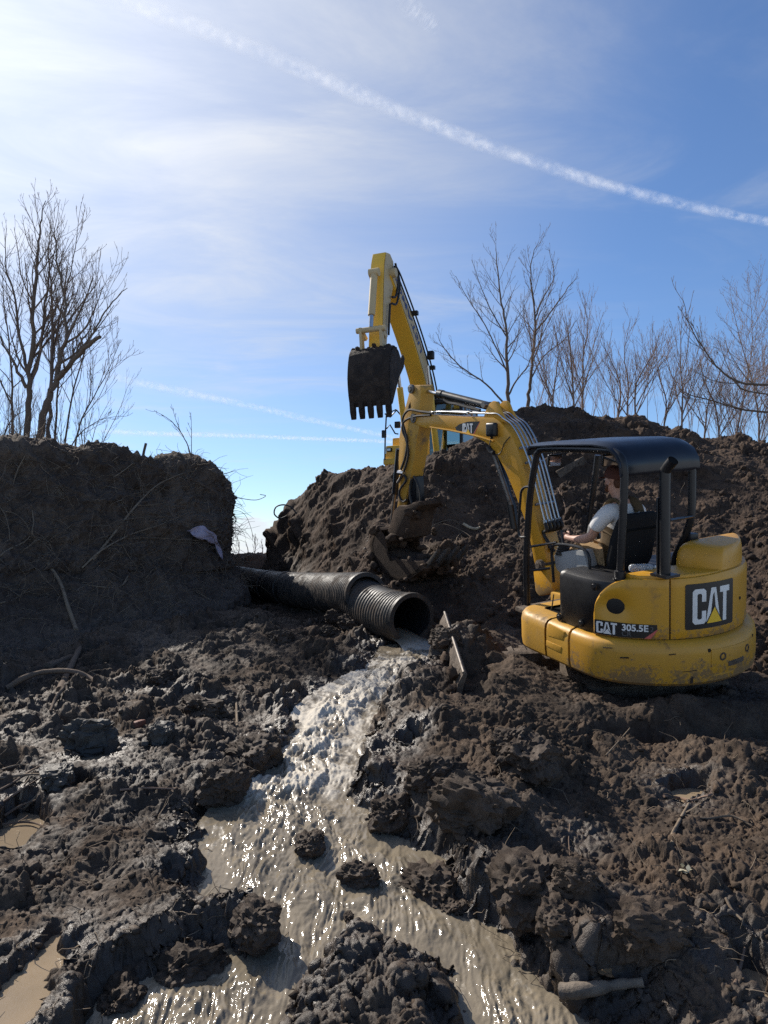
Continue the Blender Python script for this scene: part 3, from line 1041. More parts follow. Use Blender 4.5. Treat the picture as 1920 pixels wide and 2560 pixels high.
def LP(q, ax, val):
    """point of the machine's own space where the sight line of photo pixel q meets the plane axis=val"""
    d = R_L @ ray(*q)
    i = 'xyz'.index(ax)
    return O_L + d * ((val - O_L[i]) / d[i])


def plan_loop(Rr, yl, xf, rc, step=.03):
    pts = []
    a0 = math.asin(yl / Rr)
    xs = -Rr * math.cos(a0)

    def line(a, b):
        k = max(2, int(math.dist(a, b) / step))
        for i in range(k):
            pts.append((a[0] + (b[0] - a[0]) * i / k, a[1] + (b[1] - a[1]) * i / k))

    def arc(c, r, s, e):
        k = max(3, int(abs(e - s) * r / step))
        for i in range(k):
            t = s + (e - s) * i / k
            pts.append((c[0] + r * math.cos(t), c[1] + r * math.sin(t)))
    line((xf, 0), (xf, yl - rc))
    arc((xf - rc, yl - rc), rc, 0, math.pi / 2)
    line((xf - rc, yl), (xs, yl))
    arc((0, 0), Rr, math.pi - a0, math.pi + a0)
    line((xs, -yl), (xf - rc, -yl))
    arc((xf - rc, rc - yl), rc, -math.pi / 2, 0)
    line((xf, rc - yl), (xf, 0))
    P_ = np.array(pts)
    for _ in range(40):
        P_ = np.where(np.abs(P_[:, :1] - xs) < .45, .25 * np.roll(P_, 1, 0) + .5 * P_ + .25 * np.roll(P_, -1, 0), P_)
    d = np.roll(P_, -1, 0) - np.roll(P_, 1, 0)
    d /= np.linalg.norm(d, axis=1, keepdims=True)
    nrm = np.stack([d[:, 1], -d[:, 0]], 1)
    return P_, nrm


def band(mb, P_, nrm, idx, prof):
    """upright band over plan points idx; prof = [(z, outset)]; ends closed by a thin return"""
    rings = []
    for z, o in prof:
        rings.append([(P_[i][0] + nrm[i][0] * o, P_[i][1] + nrm[i][1] * o, z) for i in idx])
    mb.loft(rings, closed=False)
    for e in (0, -1):
        i = idx[e]
        col = [(P_[i][0] + nrm[i][0] * o, P_[i][1] + nrm[i][1] * o, z) for z, o in prof]
        inn = [(P_[i][0] + nrm[i][0] * (o - .03), P_[i][1] + nrm[i][1] * (o - .03), z) for z, o in prof]
        mb.loft([col, inn], closed=False)
    return mb


SP, SN = plan_loop(.985, .89, .80, .27)
ns = len(SP)
prof_s = [(.585, -.30), (.565, -.10), (.572, -.03), (.60, -.004), (.66, .004), (.84, .004), (.895, -.006), (.925, -.03), (.938, -.07), (.942, -.22)]
side = lambda f_: [i for i in range(ns) if f_(*SP[i])]
front_i = [i for i in range(ns) if SP[i][0] > .245 and SP[i][1] > -.2]
mid_i = [i for i in range(ns) if -.085 < SP[i][0] < .235 and SP[i][1] > .5]
rest = [i for i in range(ns) if SP[i][0] <= -.095 or (SP[i][1] < -.5 and SP[i][0] < .5)]
o = band(MB(), SP, SN, front_i, prof_s).build('corner_panel', M_yel_dirty, EX, smooth=35)
o['label'] = 'sunlit pale yellow front corner panel with mud streaks'
band(MB(), SP, SN, mid_i, prof_s).build('skirt_panel', M_yel_dirty, EX, smooth=35)
cw = band(MB(), SP, SN, rest, prof_s).build('counterweight', M_yel_scuff, EX, smooth=35)
mb = MB()
IP, IN = plan_loop(.93, .84, .75, .25)
mb.loft([[(*p, .60) for p in IP], [(*p, .925) for p in IP]], True, True, True)
mb.build('chassis', M_seam, EX)


def cyl_pt(deg, r, z):
    return (r * math.cos(rad(deg)), r * math.sin(rad(deg)), z)


# recess, tie-down panel, bolts and scars on the counterweight
def arc_slab(mb, d0, d1, z0, z1_, r, th, k=10, slant=0.0):
    A = []
    for rr in (r, r + th):
        A.append([[cyl_pt(d0 + (d1 - d0) * i / k, rr, z + slant * i / k) for i in range(k + 1)] for z in (z0, z1_)])
    (a, b), (c, d) = A
    mb.loft([a, c, d, b], closed=False)
    mb.loft([[a[0], c[0], d[0], b[0]]], True, True)
    mb.loft([[a[-1], c[-1], d[-1], b[-1]]], True, True)
    return mb


pl = arc_slab(MB(), 170.5, 203.0, .665, .865, .976, .017).build('tow_panel', M_yel_scuff, EX, smooth=35, bevel=.006)
for d_, z_ in ((177.0, .795), (195.5, .80)):
    MB().disc_stack(cyl_pt(d_, .988, z_), (math.cos(rad(d_)), math.sin(rad(d_)), 0), [(.034, 0), (.034, .008), (.022, .010), (.020, .003)], 18).build('tie_down_hole', M_mudsteel, pl)
arc_slab(MB(), 180.5, 192.0, .700, .742, .990, .006, 8, .004).build('worn_badge', M_mudsteel, pl)
arc_slab(MB(), 168.8, 170.2, .655, .875, .982, .006, 3).build('panel_seam', M_darkmud, cw)
arc_slab(MB(), 203.4, 204.5, .68, .88, .982, .006, 3).build('panel_seam', M_darkmud, cw)
arc_slab(MB(), 171.5, 184.0, .640, .652, .984, .004, 8, .004).build('scrape', M_yel_dirty, cw)

# pressed pockets, bolts and grooves of the front panels
def pocket(q4, y_, parent, mat=None, th=.006):
    A = [LP(z1(*q), 'y', y_) for q in q4]
    return MB().prism([a + np.array([0, th, 0]) for a in A], [a - np.array([0, .01, 0]) for a in A]).build('pressed_pocket', mat or M_yel_dirty, parent, bevel=.004)


mp2 = [o_ for o_ in EX.children if o_.name.startswith('skirt_panel')][0]
cp2 = [o_ for o_ in EX.children if o_.name.startswith('corner_panel')][0]
pocket([(308, 1318), (400, 1358), (395, 1395), (308, 1352)], .893, mp2)
pocket([(322, 1215), (420, 1268), (410, 1318), (318, 1290)], .892, mp2)
pk_ = pocket([(192, 1212), (215, 1196), (252, 1228), (246, 1242)], .875, cp2, M_yel_scuff)
for q in ((226, 1222), (238, 1226)):
    MB().disc_stack(LP(z1(*q), 'y', .879), (0, 1, 0), [(.012, 0), (.012, .006), (.0, .007)], 10).build('bolt', M_darkmud, pk_)
for a, b, d_, e_ in ((128, 132, .80, .81), (141, 146, .745, .752), (150, 153, .845, .852), (156, 163, .70, .706), (160, 161.2, .60, .65), (120, 124.5, .87, .876)):
    arc_slab(MB(), a, b, d_, e_, .9835, .0065, 5, .006).build('scrape', M_yel_dirty if a % 2 else M_darkmud, cw)

# black side panel and the yellow doors
UP_, UN = plan_loop(.885, .815, .16, .07)
nu_ = len(UP_)
core_i = list(range(nu_))
mb = MB()
mb.loft([[(p[0] + q[0] * o_, p[1] + q[1] * o_, z) for p, q in zip(UP_, UN)] for z, o_ in ((.93, -.01), (.945, 0), (1.36, 0), (1.40, -.015), (1.425, -.06))], True, True, True)
house = mb.build('black_side_panel', M_plas, EX, smooth=40)
for q in (z1(595, 990), z1(385, 1178), z1(518, 1215)):
    p = LP(q, 'y', .817)
    MB().disc_stack(p, (0, 1, 0), [(.036, -.004), (.036, .004), (.022, .006), (.018, .012), (.0, .012)], 14).build('panel_bolt', M_plas, house)


def door(name, d0, d1, zlo, ztopf, out=.016, k=40, kz=14, dent=None, mat=M_yel, rr=.885):
    """a curved yellow door: skin over the arc d0..d1 whose top edge is ztopf(deg)"""
    rings = []
    xs = math.cos(math.asin(.815 / rr)) * rr
    for i in range(k + 1):
        t = i / k
        dg = d0 + (d1 - d0) * t
        zt = ztopf(dg)
        row = []
        for j in range(kz + 1):
            z = zlo + (zt - zlo) * j / kz
            e = min(t, 1 - t) * (d1 - d0) * rad(1) * rr
            f_ = min(j, kz - j) / kz * (zt - zlo)
            ins = out * (1 - max(0, 1 - e / .018) ** 2 * .9) * (1 - max(0, 1 - f_ / .03) ** 2 * .9)
            if dent:
                dd, dz, ra, rz, dp = dent
                ins -= dp * math.exp(-(((dg - dd) * rad(1) * rr / ra) ** 2 + ((z - dz) / rz) ** 2))
            row.append(cyl_pt(dg, rr + ins, z))
        rings.append([cyl_pt(dg, rr - .03, zlo)] + row + [cyl_pt(dg, rr - .06, zt + .003)])
    mb = MB().loft(rings, closed=False)
    mb.loft([rings[0], [cyl_pt(d0, rr - .03, p[2]) for p in rings[0]]], closed=False)
    mb.loft([rings[-1], [cyl_pt(d1, rr - .03, p[2]) for p in rings[-1]]], closed=False)
    return mb.build(name, mat, EX, smooth=50)


def side_top(dg):
    t = min(1, max(0, (dg - 112.5) / 24.0))
    return 1.12 + .325 * math.sqrt(max(0, 1 - (1 - t) ** 2.2))


sd_door = door('side_door', 112.5, 151.8, .945, side_top, dent=(124.0, 1.205, .105, .085, .052))
p = cyl_pt(125.0, .855, 1.195)
MB().disc_stack(p, (math.cos(rad(125)), math.sin(rad(125)), 0), [(.047, -.02), (.047, .012), (.040, .016), (.036, .006), (.016, .006), (.014, .012), (0, .012)], 22).build('door_lock', M_blk, sd_door)
rear_top = lambda dg: 1.445 + .02 * sstep(160, 190, dg)
rear_door = door('rear_door', 152.6, 238, .945, rear_top, k=46)
MB().disc_stack(cyl_pt(199.5, .898, 1.20), (-1, -.33, 0), [(.014, 0), (.014, .008), (0, .008)], 12).build('door_lock', M_blk, rear_door)
# deck over the engine and the raised hood
deck = [cyl_pt(d_, .862, 0)[:2] for d_ in np.linspace(136, 240, 26)] + [(-.50, -.74), (-.50, .62)]
MB().prism([(*p, 1.425) for p in deck], [(*p, 1.472) for p in deck]).build('engine_deck', M_yel, EX, bevel=.012, seg=3)
hd = [cyl_pt(d_, .862, 0)[:2] for d_ in np.linspace(184, 240, 16)] + [(-.40, -.74), (-.46, .06), (-.58, .07)]
for _ in range(3):      # round the corners of the outline
    hd = [tuple(np.array(hd[i]) * w0_ + np.array(hd[(i + 1) % len(hd)]) * (1 - w0_)) for i in range(len(hd)) for w0_ in (.75, .25)]
c_ = np.mean(hd, 0)
rings = []
for z, k_ in ((1.470, 1.0), (1.53, .992), (1.58, .972), (1.62, .935), (1.65, .87), (1.668, .78), (1.674, .66)):
    rings.append([(c_[0] + (p[0] - c_[0]) * k_, c_[1] + (p[1] - c_[1]) * k_, z - .05 * max(0, -p[0] - .55)) for p in hd])
hood = MB().loft(rings, True, True, True).build('engine_hood', M_yel, EX, smooth=38)
MB().box((-.42, .05, 1.18), (.3, 1.0, .46)).build('bulkhead', M_seam, EX)

# decals on the doors
rm = lambda a0, a1, za, zb, r: (lambda u, v: cyl_pt(a0 + (a1 - a0) * u, r, za + (zb - za) * v))
g = rm(159.6, 191.2, 1.02, 1.400, .9045)
frame = [(.03, 0), (.97, 0), (1, .03), (1, .97), (.97, 1), (.03, 1), (0, .97), (0, .03)]
dk = poly_decal('brand_decal', [frame], g, M_dblk, rear_door)
w_, gap, tri = cat_letters(.125, .11, .76, .77)
poly_decal('lettering', w_, rm(159.6, 191.2, 1.02, 1.400, .9062), M_white, dk)
poly_decal('triangle_gap', gap, rm(159.6, 191.2, 1.02, 1.400, .9072), M_dblk, dk)
poly_decal('triangle', tri, rm(159.6, 191.2, 1.02, 1.400, .9084), M_dyel, dk)
s0, s1 = 113.6, 145.5
g2 = lambda r: rm(s0, s1, .955, 1.082, r)
dk = poly_decal('model_decal', [[(0, .02), (.86, 0), (1, .55), (1, .92), (0, 1.0)]], g2(.9045), M_dblk, sd_door, .05)
w_, gap, tri = cat_letters(.03, .12, .35, .78)
poly_decal('lettering', w_, g2(.9062), M_white, dk, .05)
poly_decal('triangle_gap', gap, g2(.9072), M_dblk, dk, .05)
poly_decal('triangle', tri, g2(.9084), M_white, dk, .05)
poly_decal('red_corner', [[(.80, .0), (.90, .0), (1.0, .52), (1.0, .62)]], g2(.9062), M_dred, dk, .03)
asp = (.127 / (.9045 * rad(s1 - s0)))
t_ = text2d('305.5E', .60, .016)
sx = .41 / (max(a for a, b in t_[0]) - min(a for a, b in t_[0]))
poly_decal('model_number', [([(.45 + a * sx, .47 + b) for a, b in t_[0]], t_[1])], g2(.9062), M_white, dk, .05)
t_ = text2d('2', .46, .002)
poly_decal('model_number', [([(.89 + a * sx, .47 + b) for a, b in t_[0]], t_[1])], g2(.9062), M_dgrey, dk, .05)
t_ = text2d('CR', .46, .004)
poly_decal('model_number', [([(.45 + a * sx, .10 + b) for a, b in t_[0]], t_[1])], g2(.9062), M_dgrey, dk, .05)

# cab floor, canopy
MB().box((.53, .36, .885), (.68, .86, .045)).build('cab_floor', M_mudsteel, EX, bevel=.008)
YL, YR = .655, -.12
fl = [LP(z1(190, 1085), 'y', YL), LP(z1(185, 830), 'y', YL), LP(z1(205, 470), 'y', YL), LP(z1(243, 215), 'y', YL), LP(z1(262, 168), 'y', YL), LP(z1(310, 150), 'y', YL), LP(z1(640, 157), 'y', YL), LP(z1(735, 178), 'y', YL),
      LP(z1(778, 245), 'y', YL), LP(z1(780, 420), 'y', YL), LP(z1(768, 700), 'y', YL), LP(z1(757, 915), 'y', YL)]
fl[0][2] = .90
MB().tube(spline(fl, 5), .033, 12).build('canopy_post', M_blk, EX, smooth=60)
MB().disc_stack((fl[-1][0], YL, 1.425), (0, 0, 1), [(.06, 0), (.06, .012), (.046, .014), (.046, .07), (.036, .075)], 16).build('post_foot', M_blk, EX)
fr = [LP(z1(540, 900), 'y', YR), LP(z1(565, 620), 'y', YR), LP(z1(598, 380), 'y', YR), LP(z1(620, 190), 'y', YR)]
fr[0][2] = .95
MB().tube(spline(fr, 4), .030, 10).build('canopy_post', M_blk, EX, smooth=60)
rr_ = [LP(z1(1083, 865), 'y', YR), LP(z1(1100, 800), 'y', YR), LP(z1(1150, 690), 'y', YR), LP(z1(1185, 590), 'y', YR), LP(z1(1194, 500), 'y', YR), LP(z1(1196, 240), 'y', YR)]
MB().tube(spline(rr_, 4), .033, 10).build('canopy_post', M_blk, EX, smooth=60)
MB().tube([LP(z1(1060, 588), 'y', .3), LP(z1(1200, 563), 'y', YR)], .014, 8).build('rear_rail', M_blk, EX)
ybk = [(.735, 2.455), (.74, 2.505), (.70, 2.535), (.3, 2.555), (-.2, 2.562), (-.38, 2.545), (-.48, 2.49), (-.535, 2.41), (-.55, 2.31)]
rings = []
for t in np.linspace(0, 1, 13):
    yy = .70 + (YR - .05 - .70) * t
    sag = .014 * (1 - (2 * t - 1) ** 4)
    e = -.018 if t in (0.0, 1.0) else 0
    out_ = [(a, yy, b + sag * (1 if b > 2.4 else .4) + e) for a, b in ybk]
    inn_ = [(a * .97, yy, b + sag * (1 if b > 2.4 else .4) - .03) for a, b in ybk[::-1]]
    rings.append(out_ + inn_)
MB().loft(rings, True, True, True).build('canopy_roof', M_roof, EX, smooth=50)
# exhaust, rails, handles
eb = LP(z1(1030, 925), 'z', 1.475)
e1, e2, e3 = LP(z1(1028, 330), 'y', eb[1]), LP(z1(1040, 275), 'y', eb[1]), LP(z1(1080, 222), 'y', eb[1])
e1[0] = .5 * (e1[0] + eb[0])
ex_o = MB().tube([eb] + spline([eb * .6 + e1 * .4, e1, e2, e3], 4), .043, 16, caps=False).build('exhaust_pipe', M_blk, EX, smooth=60)
MB().tube([np.array(e2) * .4 + np.array(e3) * .6, e3 - (np.array(e3) - e2) * .02], .038, 14).build('pipe_bore', M_seam, ex_o)
MB().box((eb[0], eb[1], 1.482), (.17, .15, .02)).build('exhaust_flange', M_blk, ex_o)
MB().box((eb[0] + .042, eb[1] + .02, 1.80), (.02, .05, .62)).build('heat_shield', M_blk, ex_o, bevel=.006)
MB().tube(spline([LP(z1(*q), 'y', YL + .02) for q in ((205, 382), (175, 386), (155, 410), (148, 470), (138, 600), (138, 660), (150, 688), (185, 688))], 4), .013, 8).build('grab_handle', M_blk, EX)
MB().tube(spline([LP(z1(*q), 'y', .60) for q in ((352, 965), (345, 860), (340, 780), (352, 742), (390, 733), (480, 745), (540, 768), (568, 815), (572, 915))], 4), .014, 8).build('console_guard', M_blk, EX)
MB().tube([LP(z1(210, 748), 'y', YL), LP(z1(370, 722), 'y', .6)], .012, 8).build('lock_bar', M_blk, EX)
MB().tube([LP(z1(215, 893), 'y', YL), LP(z1(330, 880), 'y', .5)], .013, 8).build('lock_bar', M_blk, EX)
MB().tube(spline([LP(z1(*q), 'y', YL) for q in ((352, 1040), (340, 1120), (322, 1190), (312, 1240), (330, 1180))], 4), .006, 6).build('loose_cable', M_rub, EX)
# seat, consoles
sb = MB()
sb.prism([LP(z1(*q), 'y', .47) for q in ((690, 860), (672, 800), (700, 740), (770, 640), (800, 570), (860, 540), (960, 520), (985, 560), (985, 860), (900, 900), (760, 900))],
         [LP(z1(*q), 'y', .47) + np.array([0.0, -.42, -.02]) for q in ((690, 860), (672, 800), (700, 740), (770, 640), (800, 570), (860, 540), (960, 520), (985, 560), (985, 860), (900, 900), (760, 900))])
sb = MB()
rings = []
for zq_, xb, th, hw in ((1.38, -.12, .10, .20), (1.50, -.15, .13, .235), (1.70, -.20, .12, .235), (1.86, -.25, .10, .215), (1.91, -.27, .07, .19), (1.925, -.275, .03, .16)):
    ring = []
    for k in range(20):
        a = 2 * math.pi * k / 20
        ca, sa = math.cos(a), math.sin(a)
        ring.append((xb + th * .6 * math.copysign(abs(ca) ** .6, ca), .25 + hw * math.copysign(abs(sa) ** .5, sa), zq_))
    rings.append(ring)
seat = sb.loft(rings, True, True, True).build('seat_backrest', M_seat, EX, smooth=60)
MB().tube([(-.285, .02, 1.78), (-.29, .25, 1.785), (-.285, .48, 1.78)], .012, 8).build('backrest_fold', M_seam, seat)
MB().box((.06, .25, 1.375), (.46, .46, .11)).build('seat_cushion', M_seat, EX, bevel=.04, seg=3)
MB().box((.03, .25, 1.16), (.42, .40, .33)).build('seat_base', M_blk, EX, bevel=.02)
cq = ((352, 800), (372, 786), (478, 768), (530, 770), (560, 880), (562, 918), (400, 918), (365, 885))
cons = MB().prism([LP(z1(*q), 'y', .555) for q in cq], [LP(z1(*q), 'y', .555) + np.array([0, -.12, 0]) for q in cq]).build('control_console', M_grey, EX, bevel=.012, seg=2)
jb = LP(z1(410, 770), 'y', .50)
MB().disc_stack(jb - np.array([0, 0, .02]), (0, 0, 1), [(.075, -.02), (.075, 0), (.062, .012), (.068, .022), (.056, .034), (.060, .046), (.048, .058), (.050, .068), (.036, .085)], 16).build('lever_bellows', M_rub, cons, smooth=20)
jt = LP(z1(405, 650), 'y', .46)
MB().tube([jb + np.array([0, 0, .05]), jb * .5 + jt * .5, jt], [.012, .014, .024], 10).build('control_lever', M_blk, EX)
MB().box((.60, -.02, 1.62), (.05, .20, .16), Matrix.Rotation(rad(-18), 3, 'Y')).build('monitor', M_grey, EX, bevel=.012)
MB().box((.42, -.02, 1.30), (.34, .12, .28)).build('control_console', M_grey, EX, bevel=.02)
MB().tube([(.52, -.02, 1.42), (.57, 0, 1.66)], [.012, .022], 8).build('control_lever', M_blk, EX)
for i in range(2):
    MB().tube([(.68, .20 + .16 * i, .9), (.66, .20 + .16 * i, 1.2), (.60, .2 + .16 * i, 1.28)], .012, 6).build('travel_lever', M_blk, EX)
# mirrors
for cx, cy, w_, h_, xp in ((358, 222, .165, .125, .70), (702, 220, .19, .12, .30)):
    c_ = LP(z1(cx, cy), 'x', xp)
    Mr = Matrix.Rotation(rad(-14 if xp > .5 else -22), 3, 'Z') @ Matrix.Rotation(rad(-13), 3, 'Y')
    mo = MB().box(c_, (.035, w_ * .9, h_), Mr).build('mirror', M_blk, EX, bevel=.016, seg=3)
    cc = c_ + np.array(Mr @ Vector((-.0195, 0, 0)))
    MB().box(cc, (.004, w_ * .78, h_ * .80), Mr).build('mirror_glass', M_mirror, mo)
    MB().tube([c_ + np.array([.02, 0, .02]), c_ + np.array([.05, 0, .10]), (xp + .03, c_[1], 2.50)], .009, 6).build('mirror_arm', M_blk, mo)
# rear work lamp on its stalk
lp_ = LP(z1(1193, 692), 'y', YR - .04)
wl = MB().box(lp_, (.07, .09, .08)).build('rear_lamp', M_blk, EX, bevel=.012)
MB().tube([lp_, lp_ + np.array([.0, 0, -.06]), LP(z1(1145, 752), 'y', YR - .02)], .007, 6).build('lamp_stalk', M_blk, wl)

# --- boom, stick and bucket move in a plane swung a little to the left
SG = rad(9.0)
PV = np.array([.95, -.05, 0.0])
BH = np.array([math.cos(SG), math.sin(SG), 0])
BN = np.array([-math.sin(SG), math.cos(SG), 0])


def BU(q, off):
    """photo pixel -> (u, z) in the boom plane at lateral offset off"""
    d = R_L @ ray(*q)
    o_ = O_L - PV
    t = (off - o_ @ BN) / (d @ BN)
    p = o_ + t * d
    return np.array([p @ BH, p[2]])


def BP(uz, off):
    return PV + BH * uz[0] + BN * off + np.array([0, 0, uz[1]])


def slab(name, zpts, off0, off1, mat, parent=EX, bevel=.012, ref=None):
    U = [BU(z3(*q), off0 if ref is None else ref) for q in zpts]
    return MB().prism([BP(u, off0) for u in U], [BP(u, off1) for u in U]).build(name, mat, parent, bevel=bevel, smooth=35)


HW = .125
boom_out = [(278, 330), (290, 305), (320, 292), (450, 300), (620, 312), (820, 318), (900, 318), (945, 345), (1005, 410), (1050, 478), (1090, 570), (1130, 690), (1170, 860), (1205, 1000), (1240, 1140), (1270, 1240), (1305, 1380), (1300, 1480), (1270, 1520), (1235, 1500), (1212, 1420),
            (1195, 1330), (1170, 1190), (1125, 1060), (1085, 955), (1050, 865), (1000, 745), (955, 655), (915, 590), (870, 535), (835, 507), (780, 478), (690, 447), (560, 415), (440, 398), (380, 400), (330, 385), (290, 365)]
boom = slab('boom', boom_out, HW, -HW, M_yel, bevel=.012)
slab('boom_root_cap', [(1240, 1440), (1262, 1418), (1290, 1440), (1295, 1478), (1270, 1500), (1242, 1480)], HW + .03, -HW - .03, M_mudsteel, boom)
# swing post at the front of the house
sp_ = [LP(z1(*q), 'y', .17) for q in ((225, 900), (262, 858), (300, 870), (330, 930), (345, 985), (348, 1030), (262, 1052), (238, 1020))]
MB().prism(sp_, [p + np.array([0, -.30, 0]) for p in sp_]).build('swing_post', M_yel, EX, bevel=.02)
for zc in ((268, 862),):
    p = LP(z1(*zc), 'y', .19)
    MB().disc_stack(p, (0, 1, 0), [(.062, -.02), (.062, .02), (.030, .024), (.028, .032), (0, .032)], 18).build('pivot_pin', M_mudsteel, EX)
MB().box((.92, .02, .80), (.36, .34, .26)).build('swing_bracket', M_yel_dirty, EX, bevel=.03)
# rib along the boom's lower edge
rb_ = [BP(BU(z3(*q), HW), HW + .008) for q in ((420, 392), (600, 422), (780, 462), (905, 500))]
MB().tube(spline(rb_, 4), .012, 6).build('boom_rib', M_yel, boom)
# ears and arm cylinder
for of in (.085, -.085):
    slab('cylinder_ear', [(815, 318), (832, 262), (858, 215), (885, 192), (908, 198), (925, 225), (938, 262), (975, 330), (985, 360), (930, 345), (900, 318)], of + .018, of - .018, M_yel, boom, .006, ref=HW)


def bcyl(name, a, b, r, mat, off, n=16, parent=EX):
    A, B = BP(BU(z3(*a), 0.0), off), BP(BU(z3(*b), 0.0), off)
    return MB().tube([A, B], r, n).build(name, mat, parent, smooth=50)


ac = bcyl('arm_cylinder', (505, 140), (868, 232), .050, M_blk, 0)
bcyl('cylinder_collar', (483, 136), (515, 143), .057, M_blk, 0, parent=ac)
bcyl('cylinder_rod', (290, 97), (490, 139), .023, M_chr, 0, parent=ac)
bcyl('rod_eye', (262, 90), (312, 102), .042, M_blk, 0, parent=ac)
MB().tube([BP(BU(z3(880, 220), 0), .12), BP(BU(z3(880, 220), 0), -.12)], .035, 12).build('pivot_pin', M_steel, boom)
# lines clipped under the arm cylinder
MB().tube(spline([BP(BU(z3(*q), .05), .05) for q in ((520, 180), (560, 205), (620, 215), (700, 238), (800, 262))], 4), .018, 6).build('cylinder_hose', M_rub, ac)
# boom cylinder with its guard under the boom
bc_ = bcyl('boom_cylinder', (1035, 990), (1066, 1172), .052, M_blk, 0)
bcyl('cylinder_rod', (905, 590), (1045, 1010), .030, M_steel, 0, parent=bc_)
slab('cylinder_guard', [(885, 590), (930, 615), (975, 760), (1000, 900), (1040, 1000), (1060, 1175), (1035, 1180), (1005, 1010), (960, 830), (920, 690)], -.02, -.08, M_blk, bc_, .008, ref=0.0)
# steel oil lines over the boom
for i in range(5):
    of = .112 - .056 * i
    dy = 5 * (i % 2)
    uz = [BU(z3(*q), HW) for q in ((380, 300 - dy), (520, 296), (700, 306 - dy), (860, 312), (925, 315 - dy), (968, 350), (1012, 402), (1062, 480), (1105, 580), (1145, 690), (1190, 860), (1225, 1000), (1255, 1120))]
    pts = []
    for j_, u_ in enumerate(uz):
        t_u = uz[min(j_ + 1, len(uz) - 1)] - uz[max(j_ - 1, 0)]
        t_u = t_u / np.linalg.norm(t_u)
        pts.append(BP(u_ + np.array([t_u[1], -t_u[0]]) * (.035 + .03 * (j_ > 5)), of))
    hl = MB().tube(spline(pts, 4), .0105, 8).build('oil_line', M_chr, boom, smooth=60)
    MB().tube([pts[-1], pts[-1] + (pts[-1] - pts[-2]) * .18], .021, 8).build('line_fitting', M_chr, hl)
    MB().tube(spline([pts[-1], pts[-1] + (pts[-1] - pts[-2]) * .6, BP(BU(z3(1275, 1215), of), of * .8), BP(BU(z3(1310, 1330), of), of * .6) + np.array([-.08, 0, -.02])], 5), .019, 8).build('hose_end', M_rub, hl)
for q in ((1105, 575), (1150, 690), (1225, 1010), (700, 303)):
    MB().tube([BP(BU(z3(*q), .14), .14) + np.array([0, 0, .03]), BP(BU(z3(*q), .14), -.14) + np.array([0, 0, .03])], .016, 6).build('line_clamp', M_chr, boom)
# boom decal
bm_ = lambda off: (lambda u, v: BP(BU(z3(610 + 190 * u, 458 - 112 * v), HW), off))
dk = poly_decal('brand_decal', [[(.0, .56), (.16, .78), (.5, .96), (1.0, .985), (.70, .03), (.30, .20), (.05, .33)]], bm_(HW + .002), M_dblk, boom, None)
w_, gap, tri = cat_letters(.29, .17, .42, .67)
poly_decal('lettering', w_, bm_(HW + .0035), M_white, dk, None)
poly_decal('triangle_gap', gap, bm_(HW + .0045), M_dblk, dk, None)
poly_decal('triangle', tri, bm_(HW + .0055), M_dyel, dk, None)
poly_decal('red_stripe', [[(.70, .03), (.74, .03), (1.0, .92), (1.0, .985)]], bm_(HW + .0035), M_dred, dk, None)
# boom lamp
c_ = BP(BU(z3(890, 412), HW + .06), HW + .06)
lamp = MB().box(c_, (.16, .07, .16), Matrix.Rotation(SG, 3, 'Z')).build('boom_lamp', M_blk, boom, bevel=.03, seg=3)
MB().tube([c_, BP(BU(z3(888, 480), HW + .03), HW + .03)], .018, 8).build('lamp_bracket', M_blk, lamp)
MB().tube(spline([BP(BU(z3(*q), HW + .02), HW + .02) for q in ((880, 490), (872, 540), (890, 590), (925, 605), (960, 585), (985, 520), (1030, 465))], 4), .006, 6).build('lamp_cable', M_rub, lamp)
MB().tube(spline([BP(BU(z3(*q), HW + .02), HW + .02) for q in ((862, 545), (885, 580), (905, 590))], 4), .028, 8).build('hose_bundle', M_rub, boom)

# stick
SW = .105
stick_px = [(262, 92), (272, 76), (300, 70), (335, 72), (350, 90), (345, 160), (336, 252), (340, 330), (330, 400), (314, 480), (292, 640), (270, 761), (236, 900), (222, 985), (200, 1100), (190, 1135), (155, 1138), (148, 1110), (170, 940), (176, 780), (172, 640), (178, 560), (178, 470), (190, 390), (208, 300), (238, 190)]
stick = slab('stick', stick_px, SW, -SW, M_yel_dirty, bevel=.010)
hq = [(262, 200), (268, 235), (258, 262), (246, 262), (250, 230)]
slab('stick_opening', hq, SW + .003, SW - .002, M_seam, stick, 0)
for q, r_ in (((278, 100), .060), ((298, 325), .062), ((152, 1128), .050)):
    u = BU(z3(*q), SW)
    pp = MB().disc_stack(BP(u, SW), BN, [(r_, -.005), (r_, .03), (r_ * .55, .034), (r_ * .5, .05), (0, .05)], 18).build('pivot_pin', M_steel, stick)
# bucket cylinder on the outer side of the stick
bk_c = bcyl('bucket_cylinder', (178, 560), (146, 905), .046, M_blk, 0)
bcyl('cylinder_rod', (146, 905), (118, 1135), .024, M_steel, 0, parent=bk_c)
for pts in ([(440, 285), (340, 272), (250, 262), (205, 330), (222, 420), (240, 500), (225, 620), (190, 720)], [(420, 300), (300, 310), (215, 350), (205, 420), (232, 490), (248, 590), (232, 680), (210, 740)], [(215, 760), (232, 800), (185, 870), (182, 930), (210, 965), (235, 950)],
            [(290, 770), (318, 820), (340, 900), (335, 980), (300, 1010)], [(275, 790), (262, 850), (262, 930), (280, 990)]):
    MB().tube(spline([BP(BU(z3(*q), SW + .03), SW + .03) for q in pts], 4), .016, 7).build('hose', M_rub, stick)
MB().tube([BP(BU(z3(188, 740), SW), SW + .03), BP(BU(z3(230, 745), SW), SW + .03)], .035, 8).build('valve', M_chr, stick)
MB().tube([BP(BU(z3(180, 820), SW), SW + .03), BP(BU(z3(225, 745), SW), SW + .03)], .022, 8).build('valve', M_steel, stick)
